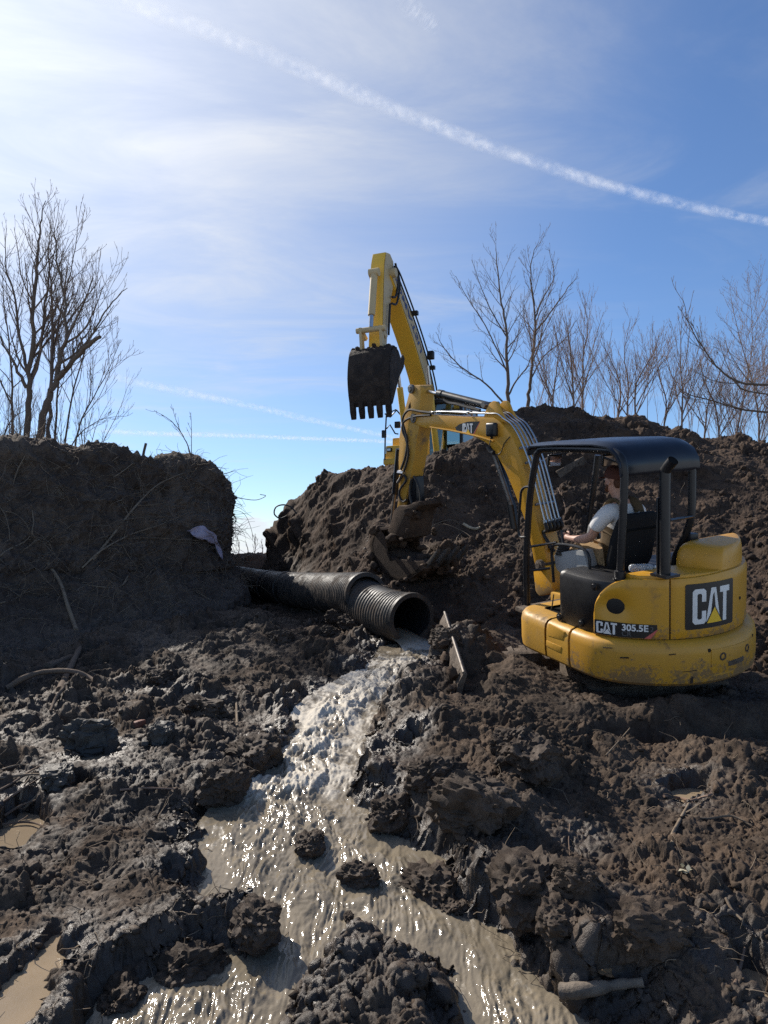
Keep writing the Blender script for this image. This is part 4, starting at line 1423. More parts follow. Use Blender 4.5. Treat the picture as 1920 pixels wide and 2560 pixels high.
# black linkage and the muddy thumb
slab('link', [(270, 760), (335, 770), (345, 960), (318, 1010), (268, 1000), (255, 900)], .07, -.07, M_blk, stick, .012, ref=0)
slab('bucket_link', [(200, 1110), (225, 1020), (262, 985), (320, 985), (420, 950), (425, 985), (365, 1040), (345, 1150), (330, 1230), (250, 1262), (205, 1240), (170, 1190)], .20, -.20, M_mound, stick, .02, ref=0)
# bucket: curved back, two side plates, teeth
bo = [(150, 1145), (100, 1190), (82, 1270), (95, 1360), (135, 1440), (205, 1510), (300, 1550), (400, 1530), (480, 1470), (520, 1420)]
bi = [(172, 1165), (128, 1205), (112, 1275), (124, 1350), (160, 1420), (220, 1480), (300, 1515), (390, 1498), (460, 1445), (505, 1405)]
UO, UI = [BU(z3(*q), 0) for q in bo], [BU(z3(*q), 0) for q in bi]
BW = .30
mb = MB()
mb.loft([[BP(u, BW) for u in UO + UI[::-1]], [BP(u, -BW) for u in UO + UI[::-1]]], True, True, True)
bucket = mb.build('bucket', M_mound, EX, bevel=.006)
for of in (BW, -BW + .025):
    sp = bo + [(500, 1395), (420, 1400), (330, 1385), (240, 1400), (215, 1340), (205, 1240)]
    U = [BU(z3(*q), 0) for q in sp]
    MB().prism([BP(u, of) for u in U], [BP(u, of - .025) for u in U]).build('side_plate', M_mound, bucket)
for i in range(4):
    of = -BW + .06 + i * (2 * BW - .12) / 3
    U = [BU(z3(*q), 0) for q in ((490, 1450), (520, 1400), (575, 1330), (598, 1312), (592, 1345), (540, 1425), (505, 1465))]
    MB().prism([BP(u, of + .03) for u in U], [BP(u, of - .03) for u in U]).build('tooth', M_steel, bucket, bevel=.005)
# wet soil heaped in the bucket
mb = MB()
rings = []
for t in np.linspace(0, 1, 9):
    of = -BW * .9 + 1.8 * BW * t
    ring = []
    for k, q in enumerate([(135, 1300), (180, 1340), (230, 1375), (300, 1395), (380, 1405), (450, 1430), (430, 1500), (300, 1525), (180, 1450), (130, 1370)]):
        u = BU(z3(*q), 0)
        ring.append(BP(u + .03 * np.array([math.sin(9 * t + k), math.cos(7 * t + 2 * k)]), of))
    rings.append(ring)
mb.loft(rings, True, True, True).build('bucket_load', M_mound, bucket, sub=1)

# soil caked on and round the bucket
mb = MB()
rgb = np.random.default_rng(5)
ico = bmesh.new()
bmesh.ops.create_icosphere(ico, subdivisions=2, radius=1)
IV_ = np.array([v.co for v in ico.verts])
IF_ = [tuple(v.index for v in f_.verts) for f_ in ico.faces]
ico.free()
for k in range(95):
    path = bo if k % 3 else [(200, 1180), (250, 1250), (330, 1230), (345, 1120), (420, 970), (320, 1000), (230, 1330), (330, 1390), (430, 1405), (520, 1400)]
    t = rgb.random() * (len(path) - 1.001)
    i = int(t)
    q = np.array(path[i]) * (1 - t + i) + np.array(path[i + 1]) * (t - i)
    c_ = BP(BU(z3(*q), 0), rgb.uniform(-.30, .34))
    s_ = rgb.uniform(.03, .085)
    W = IV_ * rgb.uniform(.6, 1.2, 3) * (1 + .55 * perlin(IV_ + 3.7 * k, 1.5, k)[:, None] + .35 * perlin(IV_ + 1.7 * k, 3.6, k)[:, None]) * s_ + c_
    mb.add(W, IF_)
cs = mb.build('caked_soil', M_mound, bucket, smooth=50)
cs['kind'] = 'stuff'

# --- undercarriage, turned under the house
UCM = Matrix.Rotation(rad(66), 4, 'Z')


def uc(p):
    return UCM @ Vector(p)


TD = -.24        # tracks sunk in the soft ground


def track_ring(yc, w_, k=14):
    prof = []
    for i in range(k):
        a = math.pi / 2 + math.pi * i / (k - 1)
        prof.append((-.98 + .27 * math.cos(a), .28 + TD + .27 * math.sin(a)))
    for i in range(k):
        a = -math.pi / 2 + math.pi * i / (k - 1)
        prof.append((.98 + .27 * math.cos(a), .28 + TD + .27 * math.sin(a)))
    return prof


for yc in (.79, -.79):
    prof = track_ring(yc, .4)
    mb = MB()
    mb.prism([uc((a, yc + .2, b)) for a, b in prof], [uc((a, yc - .2, b)) for a, b in prof])
    trk = mb.build('track', M_mudsteel, EX, bevel=.03)
    lg = MB()
    Lr = [Vector((a, 0, b)) for a, b in prof]
    per = [(Lr[i] - Lr[i - 1]).length for i in range(len(Lr))]
    tot = sum(per)
    for j in range(44):
        s = tot * j / 44
        i = 0
        while s > per[(i + 1) % len(Lr)]:
            s -= per[(i + 1) % len(Lr)]
            i += 1
        a, b = Lr[i % len(Lr)], Lr[(i + 1) % len(Lr)]
        t = (b - a).normalized()
        p = a + t * s
        ang = math.atan2(t.z, t.x)
        lg.box(uc((p.x, yc, p.z)), (.055, .39, .045), (UCM.to_3x3() @ Matrix.Rotation(-ang, 3, 'Y')))
    lg.build('track_lugs', M_mudsteel, trk)
MB().box(uc((0, 0, .28)), (1.3, .9, .22), UCM.to_3x3()).build('track_frame', M_mudsteel, EX, bevel=.03)
MB().disc_stack((0, 0, .50), (0, 0, 1), [(.42, 0), (.42, .10), (.50, .10), (.50, .14)], 28).build('slew_ring', M_steel, EX)
bl = [(x_ + .16, z_ + .17) for x_, z_ in [(1.60, .02), (1.66, .12), (1.675, .24), (1.65, .36), (1.60, .45), (1.565, .44), (1.60, .35), (1.62, .24), (1.61, .13), (1.56, .04)]]
blade = MB().prism([uc((a, .92, b + .13)) for a, b in bl], [uc((a, -.92, b + .13)) for a, b in bl]).build('dozer_blade', M_mudsteel, EX, bevel=.006)
for s in (-.45, .45):
    MB().box(uc((1.3, s, .36)), (.95, .12, .16), UCM.to_3x3()).build('blade_arm', M_mudsteel, blade, bevel=.02)
MB().tube([uc((1.755, -.92, .757)), uc((1.755, .92, .757))], .014, 8).build('blade_edge', M_steel, blade)
mb = MB()
for k in range(70):
    yy_, zz_ = rgb.uniform(-.95, .95), rgb.uniform(.2, .74)
    sd_ = 1 if k % 3 else -1
    c_ = np.array(uc((1.80 + .04 * sd_ * (1 - zz_) + .03 * sd_, yy_, zz_)))
    W = IV_ * rgb.uniform(.6, 1.2, 3) * (1 + .55 * perlin(IV_ + 3.7 * k, 1.5, k)[:, None] + .35 * perlin(IV_ + 1.7 * k, 3.6, k)[:, None]) * rgb.uniform(.02, .065) + c_
    mb.add(W, IF_)
cs = mb.build('caked_soil', M_mound, blade, smooth=50)
cs['kind'] = 'stuff'

# ------------------------------------------------------------------ the driver
M_skin = pbr('skin', (.42, .235, .165), .55, spec=.35, var=(14, .4, (.36, .18, .125)))
M_shirt = pbr('white_cotton', (.60, .58, .56), .85, spec=.2, var=(9, .3, (.50, .48, .46)), bump=(30, .35, .01))
M_canvas = pbr('brown_canvas', (.085, .058, .030), .85, spec=.2, var=(12, .4, (.12, .082, .045)), bump=(60, .3, .005))
M_khaki = pbr('khaki_canvas', (.30, .195, .095), .85, spec=.2, var=(9, .5, (.21, .13, .065)), bump=(24, .4, .012))
M_cap = pbr('brown_cap', (.075, .028, .020), .8, spec=.2, bump=(90, .3, .003))
M_hair = pbr('auburn_hair', (.075, .030, .014), .7, spec=.3, bump=(120, .6, .004))
M_boot = pbr('brown_boot', (.07, .045, .028), .7)


def skin_mesh(name, verts, edges, radii, mat, parent, root=0, lv=2):
    me = bpy.data.meshes.new(name)
    me.from_pydata([tuple(v) for v in verts], edges, [])
    o_ = bpy.data.objects.new(name, me)
    link(o_, None)
    md = o_.modifiers.new('skin', 'SKIN')
    md.use_smooth_shade = True
    sk = me.skin_vertices[0].data
    for i, r in enumerate(radii):
        rr = r if hasattr(r, '__len__') else (r, r)
        sk[i].radius = rr
        sk[i].use_root = (i == root)
    sb_ = o_.modifiers.new('sub', 'SUBSURF')
    sb_.levels = sb_.render_levels = lv
    dg = bpy.context.evaluated_depsgraph_get()
    me2 = bpy.data.meshes.new_from_object(o_.evaluated_get(dg))
    me2.name = name
    bpy.data.objects.remove(o_)
    me2.materials.clear()
    me2.materials.append(mat)
    for p_ in me2.polygons:
        p_.use_smooth = True
        p_.material_index = 0
    return link(bpy.data.objects.new(name, me2), parent)


PER = empty('person', mw=MM @ Matrix.Translation((0, .25, 1.43)))
tag(PER, 'bearded man in brown cap, white T-shirt and khaki work trousers at the controls', 'person')
lv_ = jt - np.array([0, .25, 1.43])          # the lever's grip seen from the seat
pv = [(.02, 0, .08), (-.02, 0, .22), (-.05, 0, .36), (-.07, 0, .49), (-.045, 0, .585), (-.015, 0, .635),        # 0-5 spine, neck
      (.035, 0, .70), (.040, 0, .775), (.02, 0, .835),                                                        # 6-8 head
      (-.075, .14, .50), (-.07, .195, .475), (.0, .235, .37), (.06, .24, .27), (.17, .235, .225), (.31, .225, .205), (.40, lv_[1] + .02, .205), (.465, lv_[1], .21),  # 9-16 left arm
      (-.075, -.14, .50), (-.07, -.195, .475), (.0, -.235, .37), (.06, -.24, .27), (.17, -.24, .225), (.33, -.235, .215), (.42, -.24, .215), (.50, -.245, .225),  # 17-24 right arm
      (.06, .09, .05), (.22, .11, .09), (.42, .12, .085), (.46, .12, -.04), (.46, .12, -.22), (.47, .12, -.42), (.58, .12, -.46),  # 25-31 left leg
      (.06, -.09, .05), (.22, -.11, .09), (.42, -.12, .085), (.46, -.12, -.04), (.46, -.12, -.22), (.47, -.12, -.42), (.58, -.12, -.46)]
pe = [(0, 1), (1, 2), (2, 3), (3, 4), (4, 5), (5, 6), (6, 7), (7, 8), (3, 9), (9, 10), (10, 11), (11, 12), (12, 13), (13, 14), (14, 15), (15, 16), (3, 17), (17, 18), (18, 19), (19, 20), (20, 21), (21, 22), (22, 23), (23, 24),
      (0, 25), (25, 26), (26, 27), (27, 28), (28, 29), (29, 30), (30, 31), (0, 32), (32, 33), (33, 34), (34, 35), (35, 36), (36, 37), (37, 38)]
pr_ = [(.13, .15), (.10, .125), (.095, .13), (.085, .11), (.056, .056), (.058, .058), (.082, .070), (.098, .078), (.075, .065),
       .05, .052, .046, .045, .047, .036, .028, .036, .05, .052, .046, .045, .047, .036, .028, .036,
       .09, .083, .065, .056, .058, .042, .045, .09, .083, .065, .056, .058, .042, .045]
body = skin_mesh('body', pv, pe, pr_, M_skin, PER)
# fingers and thumb of each hand, closed round the levers
for sgn, wrist in ((1, np.array(pv[16])), (-1, np.array(pv[24]))):
    for k in range(4):
        zo = .028 - .019 * k
        ln = (.030, .034, .032, .026)[k]
        b0 = wrist + np.array([.004, 0, zo])
        fv = [b0, b0 + np.array([.032, .012 * sgn, .004]), b0 + np.array([.032 + ln, -.004 * sgn, .002]), b0 + np.array([.045 + ln * .5, -.034 * sgn, -.002])]
        skin_mesh('finger', fv, [(0, 1), (1, 2), (2, 3)], [.0105, .0100, .0092, .0085], M_skin, body, lv=1)
    tb = wrist + np.array([-.015, -.022 * sgn, .022])
    skin_mesh('thumb', [tb, tb + np.array([.028, -.022 * sgn, .018]), tb + np.array([.060, -.020 * sgn, .012])], [(0, 1), (1, 2)], [.013, .0115, .0095], M_skin, body, lv=1)
# face
for s in (1, -1):
    MB().disc_stack((.118, .030 * s, .765), (1, .25 * s, 0), [(.013, -.012), (.013, -.004), (.009, .001), (0, .002)], 10).build('eye', M_white, body)
    MB().disc_stack((.020, .079 * s, .752), (.2, s, 0), [(.020, -.01), (.030, -.002), (.026, .006), (.012, .004)], 12).build('ear', M_skin, body)
MB().tube([(.122, 0, .775), (.142, 0, .745), (.126, 0, .728)], [.009, .014, .010], 8).build('nose', M_skin, body, sub=1)
bv = [(.030, .070, .735), (.055, .066, .690), (.092, .035, .668), (.105, 0, .664), (.092, -.035, .668), (.055, -.066, .690), (.030, -.070, .735), (.122, 0, .705)]
skin_mesh('beard', bv, [(0, 1), (1, 2), (2, 3), (3, 4), (4, 5), (5, 6), (3, 7)], [.016, .021, .024, .026, .024, .021, .016, .016], M_hair, body, lv=1)
hv = [(-.035, 0, .69), (-.052, 0, .74), (-.040, 0, .80), (-.02, .055, .725), (-.02, -.055, .725)]
skin_mesh('hair', hv, [(0, 1), (1, 2), (1, 3), (1, 4)], [(.035, .05), (.038, .055), (.03, .05), .026, .026], M_hair, body, root=1, lv=1)
# cap: crown and peak
rings = []
for t in np.linspace(0, 1, 9):
    a = t * math.pi / 2
    rings.append([(.022 + .108 * math.cos(a) ** .7 * math.cos(b), .088 * math.cos(a) ** .7 * math.sin(b), .785 + .105 * math.sin(a) + .012 * math.cos(b)) for b in np.linspace(0, 2 * math.pi, 25)[:-1]])
cap = MB().loft(rings, True, False, True).build('cap', M_cap, body, smooth=70)
pk = []
for rr in (0, 1):
    pk.append([(.115 + rr * .085 * math.cos(b) ** .8 if abs(b) < 1.57 else .115, .080 * math.sin(b), .793 - rr * .018 * math.cos(b)) for b in np.linspace(-1.5, 1.5, 15)])
pk2 = [[(p[0], p[1], p[2] - .006) for p in q] for q in pk]
MB().loft([pk[0], pk[1], pk2[1], pk2[0]], closed=False).build('cap_peak', M_cap, cap, smooth=70)
# shirt over trunk and upper arms
sv = [(-.02, 0, .20), (-.05, 0, .36), (-.07, 0, .49), (-.06, 0, .545), (-.075, .14, .497), (-.07, .198, .472), (.0, .238, .37), (.022, .24, .335), (-.075, -.14, .497), (-.07, -.198, .472), (.0, -.238, .37), (.022, -.24, .335)]
shirt = skin_mesh('shirt', sv, [(0, 1), (1, 2), (2, 3), (2, 4), (4, 5), (5, 6), (6, 7), (2, 8), (8, 9), (9, 10), (10, 11)], [(.128, .155), (.138, .178), (.135, .175), (.085, .095), .092, .084, .072, .068, .092, .084, .072, .068], M_shirt, body, root=1)
# bib overall: back, sides and straps in brown canvas, trousers in khaki
vv = [(.02, 0, .085), (-.02, 0, .20), (-.045, 0, .29), (-.055, 0, .33)]
skin_mesh('overall_bib', vv, [(0, 1), (1, 2), (2, 3)], [(.142, .165), (.140, .168), (.141, .176), (.137, .172)], M_canvas, body, root=1)
for s in (1, -1):
    st = [(-.175, .05 * s, .33), (-.195, .075 * s, .42), (-.18, .085 * s, .52), (-.10, .085 * s, .590), (-.01, .085 * s, .575), (.06, .08 * s, .48), (.08, .075 * s, .38)]
    skin_mesh('overall_strap', spline(st, 2), [(i, i + 1) for i in range(12)], [(.018, .046)] * 13, M_canvas, body, lv=1)
tv_ = [(.02, 0, .06), (.06, .09, .05), (.22, .112, .09), (.42, .122, .085), (.465, .122, -.04), (.462, .122, -.22), (.468, .122, -.38), (.06, -.09, .05), (.22, -.112, .09), (.42, -.122, .085), (.465, -.122, -.04), (.462, -.122, -.22), (.468, -.122, -.38)]
skin_mesh('trousers', tv_, [(0, 1), (1, 2), (2, 3), (3, 4), (4, 5), (5, 6), (0, 7), (7, 8), (8, 9), (9, 10), (10, 11), (11, 12)], [(.142, .160), .108, .098, .082, .074, .072, .068, .108, .098, .082, .074, .072, .068], M_khaki, body)
for s in (1, -1):
    skin_mesh('boot', [(.468, .122 * s, -.34), (.468, .122 * s, -.43), (.55, .122 * s, -.47), (.64, .125 * s, -.48)], [(0, 1), (1, 2), (2, 3)], [.062, .06, .05, .042], M_boot, body)

# water bottle on the deck
bp_ = LP(z1(812, 905), 'z', 1.445)
bq_ = LP(z1(912, 880), 'z', 1.475)
M_pet = bpy.data.materials.new('clear_plastic')
M_pet.use_nodes = True
_b = M_pet.node_tree.nodes['Principled BSDF']
_b.inputs['Base Color'].default_value = (.86, .90, .93, 1)
_b.inputs['Roughness'].default_value = .12
_b.inputs['Transmission Weight'].default_value = .75
_b.inputs['IOR'].default_value = 1.25
bw = empty('water_bottle', mw=MM @ Matrix.Translation(Vector(bp_)))
tag(bw, 'clear plastic water bottle lying on the black deck behind the seat', 'bottle')
ax_ = np.array([bq_[0] - bp_[0], bq_[1] - bp_[1], 0.0])
ax_ /= np.linalg.norm(ax_)
prof = [(.020, .0), (.033, .015)]
for i in range(8):
    prof += [(.035, .02 + i * .017), (.0325, .0285 + i * .017)]
prof += [(.034, .16), (.026, .185), (.013, .205), (.012, .215)]
bot = MB().disc_stack((0, 0, .037), ax_, prof, 16).build('bottle_body', M_pet, bw, smooth=60)
MB().disc_stack(Vector((0, 0, .037)) + Vector(ax_) * .213, ax_, [(.015, 0), (.015, .016), (.013, .018)], 14).build('cap', M_white, bw)

# ------------------------------------------------------------------ the large excavator beyond the heap
M_kyel = pbr('pale_yellow_paint', (.72, .43, .045), .42, spec=.45, var=(1.2, .35, (.62, .36, .06)), dirt=(2.2, .60, .82, (.20, .14, .08)), bump=(20, .12, .004))
M_kside = pbr('weathered_cream_paint', (.50, .38, .20), .5, spec=.4, var=(1.6, .5, (.40, .30, .17)), dirt=(2.6, .55, .8, (.18, .13, .09)))
KA = math.atan2(-.93, -.37)
KX = empty('large_excavator', mw=Matrix.Translation((1.75, 20.6, 3.02)) @ Matrix.Rotation(KA, 4, 'Z'))
tag(KX, 'large yellow excavator behind the soil heap lifting a toothed bucket against the sky', 'excavator')
KI = KX.matrix_world.inverted()


def K(px, py, Y):
    return np.array(KI @ Vector(at(px, py, Y)))


KO = K(1078, 1105, 20.2)            # boom foot
koff = KO[1]


def KP(u, z, off=0.0):
    if z > 1.5:
        z = 1.5 + (z - 1.5) * .86
    return np.array([KO[0] + u, koff + off, KO[2] + z])


def kslab(name, prof, o0, o1, mat, parent=KX, bevel=.02):
    return MB().prism([KP(a, b, o0) for a, b in prof], [KP(a, b, o1) for a, b in prof]).build(name, mat, parent, bevel=bevel, smooth=35)


kb_c = [(-.10, -.15), (.42, .78), (1.10, 1.75), (2.15, 2.75), (3.35, 3.66), (3.70, 3.88)]        # centre line of the boom
kb_t = [.30, .48, .56, .50, .38, .28]
up_, dn_ = [], []
for i, (a, b) in enumerate(kb_c):
    p0, p1 = np.array(kb_c[max(i - 1, 0)]), np.array(kb_c[min(i + 1, 5)])
    t = (p1 - p0) / np.linalg.norm(p1 - p0)
    nn = np.array([-t[1], t[0]])
    up_.append(np.array([a, b]) + nn * kb_t[i] / 2)
    dn_.append(np.array([a, b]) - nn * kb_t[i] / 2)
us, ds = spline(up_, 4), spline(dn_, 4)
KHW = .225
kboom = kslab('boom', [tuple(p) for p in us + ds[::-1]], KHW, -KHW, M_kyel)
# weathered side face and its lettering
mb = MB()
inset = [(a * .93 + b * .07, b * .93 + a * .07) for a, b in zip(us, ds)]
mb.loft([[KP(*p[0], KHW + .012) for p in inset], [KP(*p[1], KHW + .012) for p in inset]], closed=False)
mb.build('boom_side', M_kside, kboom)


def kmap(u, v):
    s = u * (len(us) - 1)
    i = min(int(s), len(us) - 2)
    f_ = s - i
    lo_ = ds[i] * (1 - f_) + ds[i + 1] * f_
    hi_ = us[i] * (1 - f_) + us[i + 1] * f_
    return KP(*(lo_ * (1 - v) + hi_ * v), KHW + .020)


t_ = text2d('KOMATSU', 1.0, .02)
mx_ = max(a for a, b in t_[0])
poly_decal('boom_lettering', [([(.86 - .36 * a / mx_, .76 - .52 * b) for a, b in t_[0]], t_[1])], kmap, M_blue, kboom, .03)
for j, of in enumerate((.30, .22, .12)):
    MB().tube([KP(*(p + np.array([-.05, .06])), of) for p in us[3:]], .022, 6).build('oil_line', M_blk, kboom)
for q in (us[8], us[13], us[5]):
    MB().box(KP(*(q + np.array([-.03, .05])), .24), (.12, .3, .10)).build('line_clamp', M_blk, kboom)
MB().box(KP(*(us[9] + np.array([-.06, .13])), .34), (.16, .18, .22)).build('boom_lamp', M_plas, kboom, bevel=.02)
for of in (.42, -.42):
    MB().tube([KP(.75, -.55, of), KP(1.45, 1.30, of)], .085, 12).build('boom_cylinder', M_kyel, kboom)
    MB().tube([KP(1.45, 1.30, of), KP(1.62, 1.82, of)], .05, 10).build('cylinder_rod', M_chr, kboom)
# stick hanging from the boom's end, its rear arm carrying the cylinder
ks = [(3.50, 4.30), (3.72, 4.42), (3.98, 4.34), (4.08, 4.0), (4.12, 3.55), (4.16, 2.9), (4.20, 2.0), (4.22, 1.62), (4.12, 1.50), (3.98, 1.55), (3.90, 2.2), (3.72, 3.0), (3.52, 3.55), (3.42, 3.95)]
kstick = kslab('stick', ks, .17, -.17, M_kyel)
kslab('stick_side', [(a * .96 + .155, b * .985 + .04) for a, b in ks], .185, .178, M_kside, kstick, 0)
MB().tube([KP(3.70, 3.86, .33), KP(3.70, 3.86, -.33)], .11, 14).build('pivot_pin', M_kside, kstick)
kc = MB().tube([KP(4.28, 3.62, 0), KP(4.44, 2.42, 0)], .085, 14).build('bucket_cylinder', M_kside, KX)
MB().tube([KP(4.44, 2.42, 0), KP(4.47, 2.08, 0)], .052, 12).build('cylinder_rod', M_chr, kc)
MB().tube([KP(4.28, 3.66, .12), KP(4.28, 3.66, -.12)], .10, 10).build('cylinder_eye', M_kside, kc)
MB().tube([KP(4.47, 2.02, .36), KP(4.47, 2.02, -.36)], .065, 12).build('link_pin', M_kside, kc)
for of in (.25, -.25):
    MB().prism([KP(a, b, of + .03) for a, b in ((4.40, 2.10), (4.54, 2.08), (4.46, 1.50), (4.30, 1.46))], [KP(a, b, of - .03) for a, b in ((4.40, 2.10), (4.54, 2.08), (4.46, 1.50), (4.30, 1.46))]).build('bucket_link', M_kside, kc)
    MB().prism([KP(a, b, of + .03) for a, b in ((4.42, 2.08), (4.50, 1.98), (4.22, 1.82), (4.12, 1.92))], [KP(a, b, of - .03) for a, b in ((4.42, 2.08), (4.50, 1.98), (4.22, 1.82), (4.12, 1.92))]).build('stick_link', M_kside, kc)
for pts in ([(3.6, 4.1), (3.35, 3.85), (3.5, 3.3), (3.75, 3.15)], [(3.55, 4.2), (3.25, 3.75), (3.45, 3.1), (3.8, 2.95)], [(3.9, 2.9), (3.95, 2.5), (4.0, 2.0)]):
    MB().tube(spline([KP(a, b, .25) for a, b in pts], 5), .028, 7).build('hose', M_rub, kstick)
# bucket with its back to us and five teeth down
ob = [(4.02, 1.52), (4.30, 1.58), (4.52, 1.46), (4.62, 1.20), (4.66, .80), (4.60, .42), (4.50, .16)]
ib = [(4.06, 1.44), (4.28, 1.50), (4.45, 1.40), (4.54, 1.18), (4.58, .80), (4.53, .44), (4.44, .17)]
kbw = .51
kbucket = kslab('bucket', spline(ob, 3) + spline(ib, 3)[::-1], kbw, -kbw, M_darkmud, bevel=.01)
for of in (kbw, -kbw + .03):
    kslab('side_plate', ob + [(4.40, .20), (4.20, .55), (3.98, .90), (3.66, 1.22), (3.60, 1.44), (3.72, 1.52), (3.85, 1.36)], of, of - .03, M_darkmud, kbucket, .006)
for i in range(5):
    of = -kbw + .07 + i * (2 * kbw - .14) / 4
    kslab('tooth', [(4.58, .26), (4.44, .26), (4.40, .05), (4.40, -.10), (4.46, -.12), (4.54, .04)], of + .055, of - .055, M_darkmud, kbucket, .008)
lump = MB()
for k in range(40):
    a = RNG.uniform(-kbw, kbw)
    c_ = KP(RNG.uniform(4.0, 4.45), RNG.uniform(1.50, 1.60), a)
    lump.disc_stack(c_, RNG.normal(size=3), [(.02, -.05), (.06, -.02), (.06, .02), (.02, .05)], 6)
o = lump.build('bucket_load', M_darkmud, kbucket)
o['kind'] = 'stuff'
# upper structure
kq = lambda px, py, Y: K(px, py, Y)


def kbox(name, px0, py0, px1, py1, Y, depth, mat, parent=KX, bevel=.05):
    """box standing square to the machine whose face toward us spans the given part of the photograph at distance Y"""
    a = K(px0, py1, Y)
    b = K(px1, py0, Y)
    lo_ = np.minimum(a, b)
    hi_ = np.maximum(a, b)
    xm = .5 * (a[0] + b[0])
    c_ = ((xm - depth / 2), .5 * (lo_[1] + hi_[1]), .5 * (lo_[2] + hi_[2]))
    return MB().box(c_, (depth, hi_[1] - lo_[1], hi_[2] - lo_[2])).build(name, mat, parent, bevel=bevel, seg=2)


bodyk = kbox('side_body', 958, 1112, 1040, 1152, 19.6, 2.2, M_kyel)
kbox('tool_box', 976, 1093, 1040, 1116, 20.0, 1.6, M_kyel)
kbox('body_skirt', 952, 1144, 1035, 1160, 19.5, 2.4, M_kyel, bevel=.03)
hl = kbox('head_lamp', 965, 1119, 979, 1129, 19.45, .10, M_plas, bodyk, .01)
c_ = K(972, 1124, 19.40)
MB().box(c_, (.02, .10, .06)).build('lamp_glass', M_chr, hl)
MB().box(KP(-1.2, -.75, 0), (3.2, 2.6, .9)).build('house', M_kyel, KX, bevel=.08)
MB().box(KP(-.9, -1.45, 0), (2.2, 2.2, .6)).build('chassis', M_blk, KX, bevel=.05)
for s in (1.15, -1.15):
    MB().prism([KP(a, b, s + .3) for a, b in [(1.9, -1.75), (1.55, -1.45), (-3.0, -1.45), (-3.4, -1.75), (-3.4, -2.0), (-3.0, -2.2), (1.5, -2.2), (1.9, -2.0)]],
               [KP(a, b, s - .3) for a, b in [(1.9, -1.75), (1.55, -1.45), (-3.0, -1.45), (-3.4, -1.75), (-3.4, -2.0), (-3.0, -2.2), (1.5, -2.2), (1.9, -2.0)]]).build('track', M_mudsteel, KX, bevel=.05)
# cab: pillars, roof and glass
a, b = K(1066, 1185, 19.7), K(1066, 1012, 19.7)
cy0, cz0, cz1, cx1 = a[1], a[2], b[2], a[0]
cw_, cl_ = 1.05, 1.75
cab = MB().box((cx1 - cl_ / 2, cy0 + cw_ / 2, cz0 - .1), (cl_, cw_, .9)).build('cab', M_kyel, KX, bevel=.06)
for sx in (0, 1):
    for sy in (0, 1):
        MB().box((cx1 - .05 - sx * (cl_ - .1), cy0 + .05 + sy * (cw_ - .1), .5 * (cz0 + cz1)), (.09, .09, cz1 - cz0)).build('cab_pillar', M_blk if sx + sy else M_kyel, cab, bevel=.02)
MB().box((cx1 - cl_ * .55, cy0 + cw_ - .05, .5 * (cz0 + cz1)), (.07, .07, cz1 - cz0)).build('cab_pillar', M_blk, cab)
MB().box((cx1 - cl_ / 2, cy0 + cw_ / 2, cz1 + .06), (cl_ + .06, cw_ + .06, .16)).build('cab_roof', M_blk, cab, bevel=.07, seg=3)
MB().box((cx1 - .02, cy0 + cw_ / 2, .5 * (cz0 + cz1)), (.012, cw_ - .18, cz1 - cz0)).build('windscreen', M_glass, cab)
MB().box((cx1 - cl_ / 2, cy0 + cw_ - .02, .5 * (cz0 + cz1)), (cl_ - .18, .012, cz1 - cz0)).build('side_window', M_glass, cab)
MB().box((cx1 - cl_ / 2, cy0 + .02, .5 * (cz0 + cz1)), (cl_ - .18, .012, cz1 - cz0)).build('side_window', M_glass, cab)
MB().box((cx1 - 1.0, cy0 + cw_ / 2, cz0 + .55), (.16, .5, .8)).build('cab_seat', M_seat, cab, bevel=.05)
# handrail and mirror on the near corner
for pts in ([(962, 1150), (963, 1090), (966, 1035), (990, 1024), (1002, 1038)], [(962, 1034), (975, 1043), (992, 1025), (1004, 1040)], [(966, 1072), (975, 1062), (988, 1084), (996, 1085)]):
    MB().tube([K(*q, 19.5) for q in pts], .022, 6).build('handrail', M_blk, KX)
MB().box(K(960, 1085, 19.5), (.05, .14, .22)).build('mirror', M_blk, KX, bevel=.03)
MB().box(K(994, 1062, 19.6), (.10, .16, .18)).build('work_lamp', M_plas, KX, bevel=.02)

# ------------------------------------------------------------------ corrugated culvert pipe
M_pipe = pbr('black_pipe', (.020, .020, .021), .52, spec=.4, var=(1.5, .8, (.050, .042, .035)), dirt=(3.4, .44, .62, (.070, .050, .036)), bump=(25, .5, .010))
M_pipein = pbr('pipe_inside', (.012, .012, .013), .5)
PIPE = empty('culvert_pipe', loc=tuple(at(1029, 1546, 8.4)))
tag(PIPE, 'black corrugated plastic culvert pipe pouring water between the bank and the heap', 'pipe')
PO = np.array(PIPE.location)


